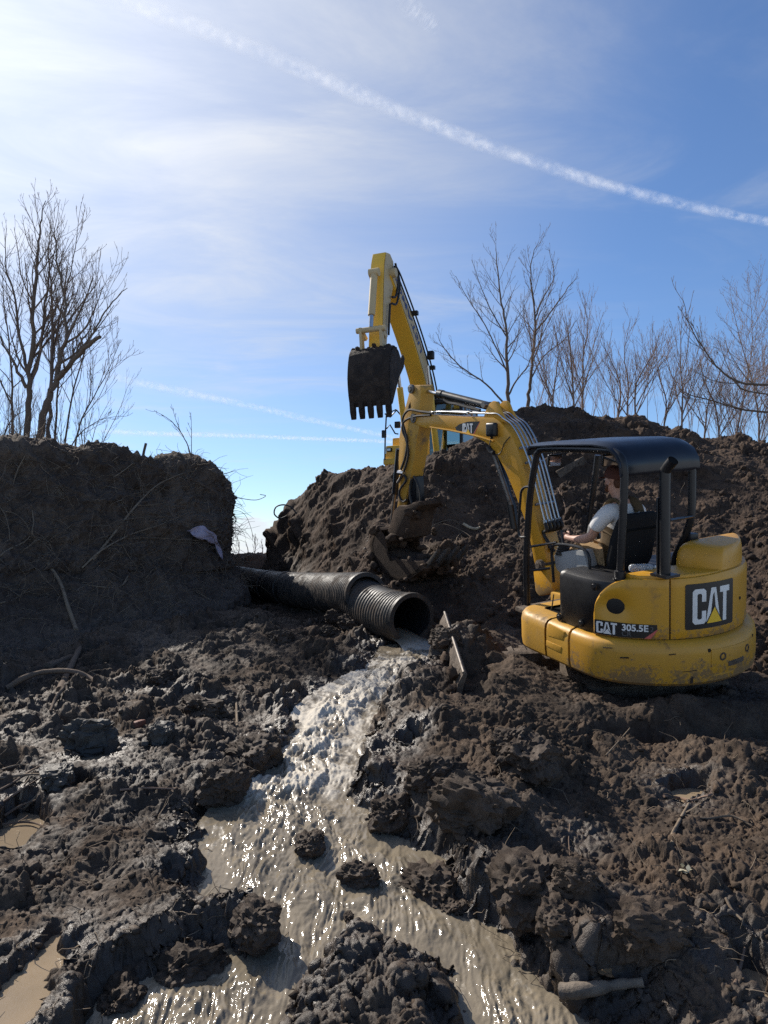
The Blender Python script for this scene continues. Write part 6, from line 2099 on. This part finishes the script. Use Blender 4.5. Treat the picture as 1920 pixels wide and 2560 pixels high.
for k, pts in enumerate([[(1060, 1330), (1090, 1310), (1130, 1300), (1170, 1320)], [(1085, 1320), (1110, 1310), (1160, 1330), (1185, 1350)], [(1140, 1370), (1142, 1345), (1155, 1330)], [(1155, 1468), (1172, 1430), (1192, 1392)], [(1060, 1400), (1075, 1370), (1090, 1350)], [(1240, 1357), (1270, 1362), (1300, 1368)], [(1060, 1360), (1080, 1372), (1110, 1376)], [(1395, 1220), (1408, 1250), (1414, 1280), (1405, 1310)], [(1385, 1240), (1402, 1225), (1410, 1245)]]):
    stick_on('root', ['thin root arching above the white splintered wood', 'thin root crossing below the arching one on the heap', 'short root curling under the white splintered wood', 'long straw root hanging on the heap below the boom', 'root by the raised teeth of the bucket', 'pale root lying level left of the canopy', 'crooked root stub beside the bucket', 'tangled brown root behind the oil lines', 'loop of brown root behind the oil lines'][k],
             pts, .007, .004, M_dead if k < 7 else M_barkr, cat='root', group='roots in the soil heap', twigs=3, seed=60 + k, arch=.03)
stick_on('plank', 'white splintered piece of wood in the face of the heap', [(1158, 1310), (1172, 1318), (1188, 1322), (1200, 1318)], .030, .018, pbr('fresh_wood', (.42, .34, .23), .8, var=(14, .5, (.28, .2, .12))), cat='wood')
MBp = MB()
pa, pb = hit(1395, 1192, .03), hit(1462, 1155, .03)
MBp.box(tuple(.5 * (pa + pb)), (np.linalg.norm(pb - pa), .05, .16), Vector(pb - pa).to_track_quat('X', 'Z').to_matrix())
tag(MBp.build('board', M_mudsteel, bevel=.01), 'grey flat board stuck in the heap behind the oil lines', 'board')
# log at the bottom, leaf, leafy tuft
o = stick_on('log', 'weathered driftwood log lying by the water at the bottom right', [(1405, 2478), (1470, 2474), (1540, 2462), (1608, 2456)], .038, .016, pbr('driftwood', (.155, .125, .095), .85, var=(18, .7, (.07, .055, .042)), bump=(60, .8, .01)), cat='log', n=12)
M_leaf = pbr('dry_leaf', (.24, .14, .065), .8, var=(20, .5, (.15, .085, .04)))
M_tuft = pbr('pale_leaf', (.42, .38, .27), .7, var=(20, .4, (.30, .26, .16)))


def leaf(label, px, py, s, mat, seed, cat='leaf', group=None, lobes=3):
    p = hit(px, py, .012)
    rng = np.random.default_rng(seed)
    ring = []
    for k in range(28):
        a = 2 * math.pi * k / 28
        r = s * (.55 + .45 * abs(math.cos(a * lobes / 2.0 + .3)))
        ring.append((r * math.cos(a), .75 * r * math.sin(a), .25 * s * math.sin(2 * a) + .18 * s * math.cos(a)))
    low = [(a, b, c - .0015) for a, b, c in ring]
    mb = MB().add(ring + [(0, 0, 0)], [(k, (k + 1) % 28, 28) for k in range(28)])
    mb.add(low + [(0, 0, -.0015)], [((k + 1) % 28, k, 28) for k in range(28)])
    mb.tube([(-s * .9, 0, .1 * s), (-s * 1.6, .1 * s, .25 * s)], .002, 5)
    o_ = mb.build('leaf', mat)
    o_.location = tuple(p)
    o_.rotation_euler = (rng.uniform(.2, .8), rng.uniform(-.4, .4), rng.uniform(0, 6))
    return tag(o_, label, cat, group)


leaf('curled tan oak leaf lying above the bottom log', 1525, 2432, .055, M_leaf, 1, lobes=5)
leaf('brown leaf half sunk at the water edge right of the stream', 1162, 2330, .035, M_leaf, 2, lobes=5)
tu = empty('leafy_tuft', loc=tuple(hit(1718, 2186, .02)))
tag(tu, 'tuft of pale dried leaves on a clod of the right slope', 'plant')
for k in range(11):
    d = RNG.normal(size=3)
    d[2] = abs(d[2])
    d /= np.linalg.norm(d)
    e = np.cross(d, [0, 0, 1.0])
    e /= np.linalg.norm(e)
    L_ = RNG.uniform(.025, .05)
    c0 = RNG.normal(size=3) * .012
    mb = MB().add([c0, c0 + d * L_ * .5 + e * .011, c0 + d * L_ + [0, 0, -.006], c0 + d * L_ * .5 - e * .011], [(0, 1, 2, 3)])
    mb.add([c0 - [0, 0, .0015], c0 + d * L_ * .5 + e * .011 - [0, 0, .0015], c0 + d * L_ - [0, 0, .0075], c0 + d * L_ * .5 - e * .011 - [0, 0, .0015]], [(3, 2, 1, 0)])
    mb.build('leaf', M_tuft, tu)
tb_ = empty('grass_tuft', loc=tuple(hit(152, 1226, .02)))
tag(tb_, 'pale tuft of dry grass roots on the dark face of the bank', 'plant')
mb = MB()
for k in range(70):
    d = np.array([RNG.normal() * .6, -abs(RNG.normal()) * .5, RNG.normal() * .7 - .2])
    d /= np.linalg.norm(d)
    L_ = RNG.uniform(.06, .14)
    mb.tube([(0, 0, 0), d * L_ * .6, d * L_ + np.array([0, 0, -.03])], [.003, .0025, .0015], 3, caps=False)
mb.build('blades', M_dead, tb_)

# lilac rag on the bank
M_rag = pbr('lilac_cloth', (.36, .31, .37), .85, spec=.2, var=(10, .5, (.24, .20, .25)), bump=(60, .4, .006))
ragA = [(468, 1328), (490, 1320), (508, 1316), (520, 1330), (536, 1335), (540, 1352), (545, 1362), (552, 1378), (553, 1396)]
ragB = [(472, 1335), (490, 1340), (502, 1352), (515, 1352), (526, 1350), (532, 1354), (538, 1364), (544, 1380), (546, 1392)]
rows_ = []
for t in np.linspace(0, 1, 9):
    row = []
    for i in range(9):
        qx = ragA[i][0] * (1 - t) + ragB[i][0] * t
        qy = ragA[i][1] * (1 - t) + ragB[i][1] * t
        p = hit(qx, qy, .05)
        row.append(p + np.array([0, -.055 * (1 + math.sin(2.3 * i + 7 * t + math.sin(5 * t))) - .03 - .03 * math.sin(4.1 * i - 9 * t), .02 * math.sin(2 * i + 9 * t)]))
    rows_.append(spline(row, 3))
rag = MB().loft(rows_, closed=False).build('rag', M_rag, smooth=70)
rag.modifiers.new('thickness', 'SOLIDIFY').thickness = .006
md = rag.modifiers.new('smooth', 'SUBSURF')
md.levels = md.render_levels = 1
tag(rag, 'crumpled lilac rag hanging on the right side of the bank', 'cloth')

# cables poking out of the cut faces
for lab, pts, Y, r, mt in [('thin dark wire curving out of the bank over the gap', [(566, 1232), (600, 1245), (640, 1250), (664, 1240), (650, 1236)], 12.4, .006, M_rub),
                           ('black looped hose sticking out of the heap above the gap', [(742, 1285), (728, 1268), (708, 1262), (690, 1268), (686, 1285), (700, 1296), (716, 1290)], 12.3, .013, M_rub),
                           ('dark loop of root at the corner of the bank', [(570, 1285), (586, 1290), (590, 1302), (580, 1312), (570, 1308)], 12.5, .009, M_twig),
                           ('drooping thin root off the bank corner', [(568, 1272), (585, 1276), (604, 1280), (618, 1296), (630, 1330), (631, 1350)], 12.5, .004, M_twig)]:
    P = [at(*q, Y) for q in pts]
    b = P[0]
    o = MB().tube([p - b for p in spline(P, 6)], r, 7).build('cable' if mt is M_rub else 'root', mt, smooth=60)
    o.location = tuple(b)
    tag(o, lab, 'cable' if mt is M_rub else 'root')
for lab, pts, r in [('short dark post leaning on the rim of the left bank', [(356, 1150), (360, 1128), (365, 1108)], .022), ('bent dark pipe lying on the rim of the left bank', [(428, 1150), (440, 1142), (452, 1146)], .018)]:
    P = [at(*q, 11.3) for q in pts]
    o = MB().tube([p - P[0] for p in P], r, 8).build('post' if 'post' in lab else 'pipe', M_bark)
    o.location = tuple(P[0])
    tag(o, lab, 'post' if 'post' in lab else 'pipe')

# fine roots and straw all over the banks (nobody could count them)
mb = MB()
rng = np.random.default_rng(77)


def scatter_fibres(mb, Pg, r0, r1, c0, c1, cnt, lmin, lmax, rad_, up=0.0):
    for k in range(cnt):
        i, j = rng.integers(r0, r1), rng.integers(c0, c1)
        p = Pg[i, j]
        d = rng.normal(size=3)
        d[2] = d[2] * .5 + up
        d /= np.linalg.norm(d)
        L_ = rng.uniform(lmin, lmax)
        q = [p]
        for s_ in range(4):
            d = d + rng.normal(size=3) * .35 + np.array([0, 0, -.12])
            d /= np.linalg.norm(d)
            q.append(q[-1] + d * L_ / 4)
        mb.tube(q, [rad_, rad_, rad_ * .8, rad_ * .7, rad_ * .5], 3, caps=False)


scatter_fibres(mb, BANK_P, 30, 268, 120, 425, 1500, .12, .6, .0045)
scatter_fibres(mb, BANK_P, 255, 300, 120, 440, 700, .08, .3, .0035, .5)
tag(mb.build('fine_roots', M_dead, smooth=180), 'fine roots and dry straw matted over the cut bank', kind='stuff')
mb = MB()
scatter_fibres(mb, GROUND_P, 80, 560, 60, 420, 700, .05, .22, .0025)
scatter_fibres(mb, GROUND_P, 80, 560, 560, 920, 500, .05, .2, .0022)
scatter_fibres(mb, MOUND_P, 60, 340, 120, 700, 350, .08, .3, .0035)
tag(mb.build('straw', M_dead, smooth=180), 'bits of straw and root strewn through the mud', kind='stuff')

# crumbs of soil
def crumbs(name, label, Pg, r0, r1, c0, c1, cnt, smin, smax, mat, sd_max=None):
    ico = bmesh.new()
    bmesh.ops.create_icosphere(ico, subdivisions=1, radius=1)
    IV = np.array([v.co for v in ico.verts])
    IF = np.array([[v.index for v in f_.verts] for f_ in ico.faces])
    ico.free()
    rg = np.random.default_rng(cnt)
    ii, jj = rg.integers(r0, r1, cnt), rg.integers(c0, c1, cnt)
    C_ = Pg[ii, jj]
    ok = (SD_STREAM(C_[:, 0], C_[:, 1]) > .02) | (C_[:, 1] > 8.7)
    C_ = C_[ok]
    m = len(C_)
    sz = smin * (smax / smin) ** (rg.random(m) ** 2.2)
    sc_ = rg.uniform(.6, 1.15, (m, 1, 3))
    jit = 1 + rg.normal(size=(m, len(IV), 1)) * .30
    a = rg.uniform(0, 6.28, m)
    W = IV[None] * sc_ * jit
    ca, sa = np.cos(a)[:, None], np.sin(a)[:, None]
    W = np.stack([W[..., 0] * ca - W[..., 1] * sa, W[..., 0] * sa + W[..., 1] * ca, W[..., 2]], -1)
    W = W * sz[:, None, None] + C_[:, None, :] + np.array([0, 0, .05]) * sz[:, None, None]
    Fc = IF[None] + (np.arange(m) * len(IV))[:, None, None]
    o_ = np_mesh(name, W.reshape(-1, 3), Fc.reshape(-1, 3), mat, attrs={'wet': np.repeat(np.where(C_[:, 0] < 0, .5, .1), len(IV))})
    return tag(o_, label, kind='stuff')


crumbs('soil_crumbs', 'loose crumbs and small clods of mud all over the ground', GROUND_P, 62, 600, 45, 935, 4200, .006, .026, M_ground)
crumbs('heap_crumbs', 'loose crumbs of soil rolled down the heap', MOUND_P, 25, 350, 30, 790, 2600, .014, .075, M_mound)

# ------------------------------------------------------------------ condensation trails
def trail(label, pts, dist_, w0, w1, dens, seed, parts=60):
    m = bpy.data.materials.new('trail_vapour')
    m.use_nodes = True
    m.node_tree.nodes.clear()
    n = N(m.node_tree)
    tc = n.add('ShaderNodeTexCoord').outputs['Object']
    nz = n.noise(tc, 2.6 / w0, 3, .5, .3)
    nz2 = n.noise(tc, .55 / w0, 4, .65)
    lw = n.add('ShaderNodeLayerWeight', {'Blend': .5})
    core = n.math('POWER', n.math('SUBTRACT', 1.0, lw.outputs['Facing']), 2.6)
    al = n.math('MULTIPLY', n.math('MULTIPLY', core, n.ramp(nz, .28, .78)), n.math('MULTIPLY', n.ramp(nz2, .3, .65, .35, 1.0), dens), clamp=True)
    al = n.math('MULTIPLY', al, n.add('ShaderNodeAttribute', attribute_name='fade').outputs['Fac'], clamp=True)
    df = n.add('ShaderNodeBsdfDiffuse', {'Color': (.95, .95, .95, 1)})
    tl = n.add('ShaderNodeBsdfTranslucent', {'Color': (.95, .95, .95, 1)})
    ad = n.add('ShaderNodeMixShader', {0: .5, 1: df.outputs[0], 2: tl.outputs[0]})
    tr = n.add('ShaderNodeBsdfTransparent')
    mx = n.add('ShaderNodeMixShader', {0: al, 1: tr.outputs[0], 2: ad.outputs[0]})
    n.add('ShaderNodeOutputMaterial', {'Surface': mx.outputs[0]})
    P = np.array(spline([at(*q, dist_) for q in pts], parts))
    P0 = P.mean(0)
    tt = np.linspace(0, 1, len(P))
    R_ = np.linspace(w0, w1, len(P)) * .58 * (1 + .22 * perlin(np.stack([tt * 9 + seed, 0 * tt, 0 * tt], 1), 1.0, 3) + .12 * perlin(np.stack([tt * 31 + seed, 0 * tt, 0 * tt], 1), 1.0, 5))
    mb = MB().tube([p - P0 for p in P], list(R_), 20, caps=False)
    me = bpy.data.meshes.new('contrail')
    me.from_pydata(mb.V, [], mb.F)
    for p_ in me.polygons:
        p_.use_smooth = True
    tt = np.linspace(0, 1, len(P))
    a = me.attributes.new('fade', 'FLOAT', 'POINT')
    a.data.foreach_set('value', np.repeat(np.clip(np.minimum(tt / .12, 1), 0, 1), 20).astype(np.float32))
    me.materials.append(m)
    o_ = link(bpy.data.objects.new('contrail', me))
    o_.location = tuple(P0)
    return tag(o_, label, 'contrail')


PXM = 3000 / F        # metres for one photo pixel at 3 km
trail('broad ragged white contrail slanting across the upper sky', [(150, -60), (330, 5), (640, 125), (960, 262), (1250, 375), (1580, 480), (1920, 555), (2100, 590)], 3000, 62 * PXM, 19 * PXM, .36, 1)
trail('short white contrail slanting down behind the raised bucket', [(250, 930), (340, 955), (500, 988), (650, 1020), (800, 1055), (960, 1088), (1060, 1108)], 3000, 26 * PXM, 13 * PXM, .36, 2)
trail('thin level white contrail low over the gap', [(200, 1075), (350, 1082), (600, 1090), (800, 1097), (1000, 1105), (1150, 1108)], 3000, 15 * PXM, 10 * PXM, .5, 3)
trail('faint short wisp of contrail near the top of the sky', [(990, -40), (1030, 20), (1070, 50), (1090, 75)], 3000, 60 * PXM, 30 * PXM, .22, 4)
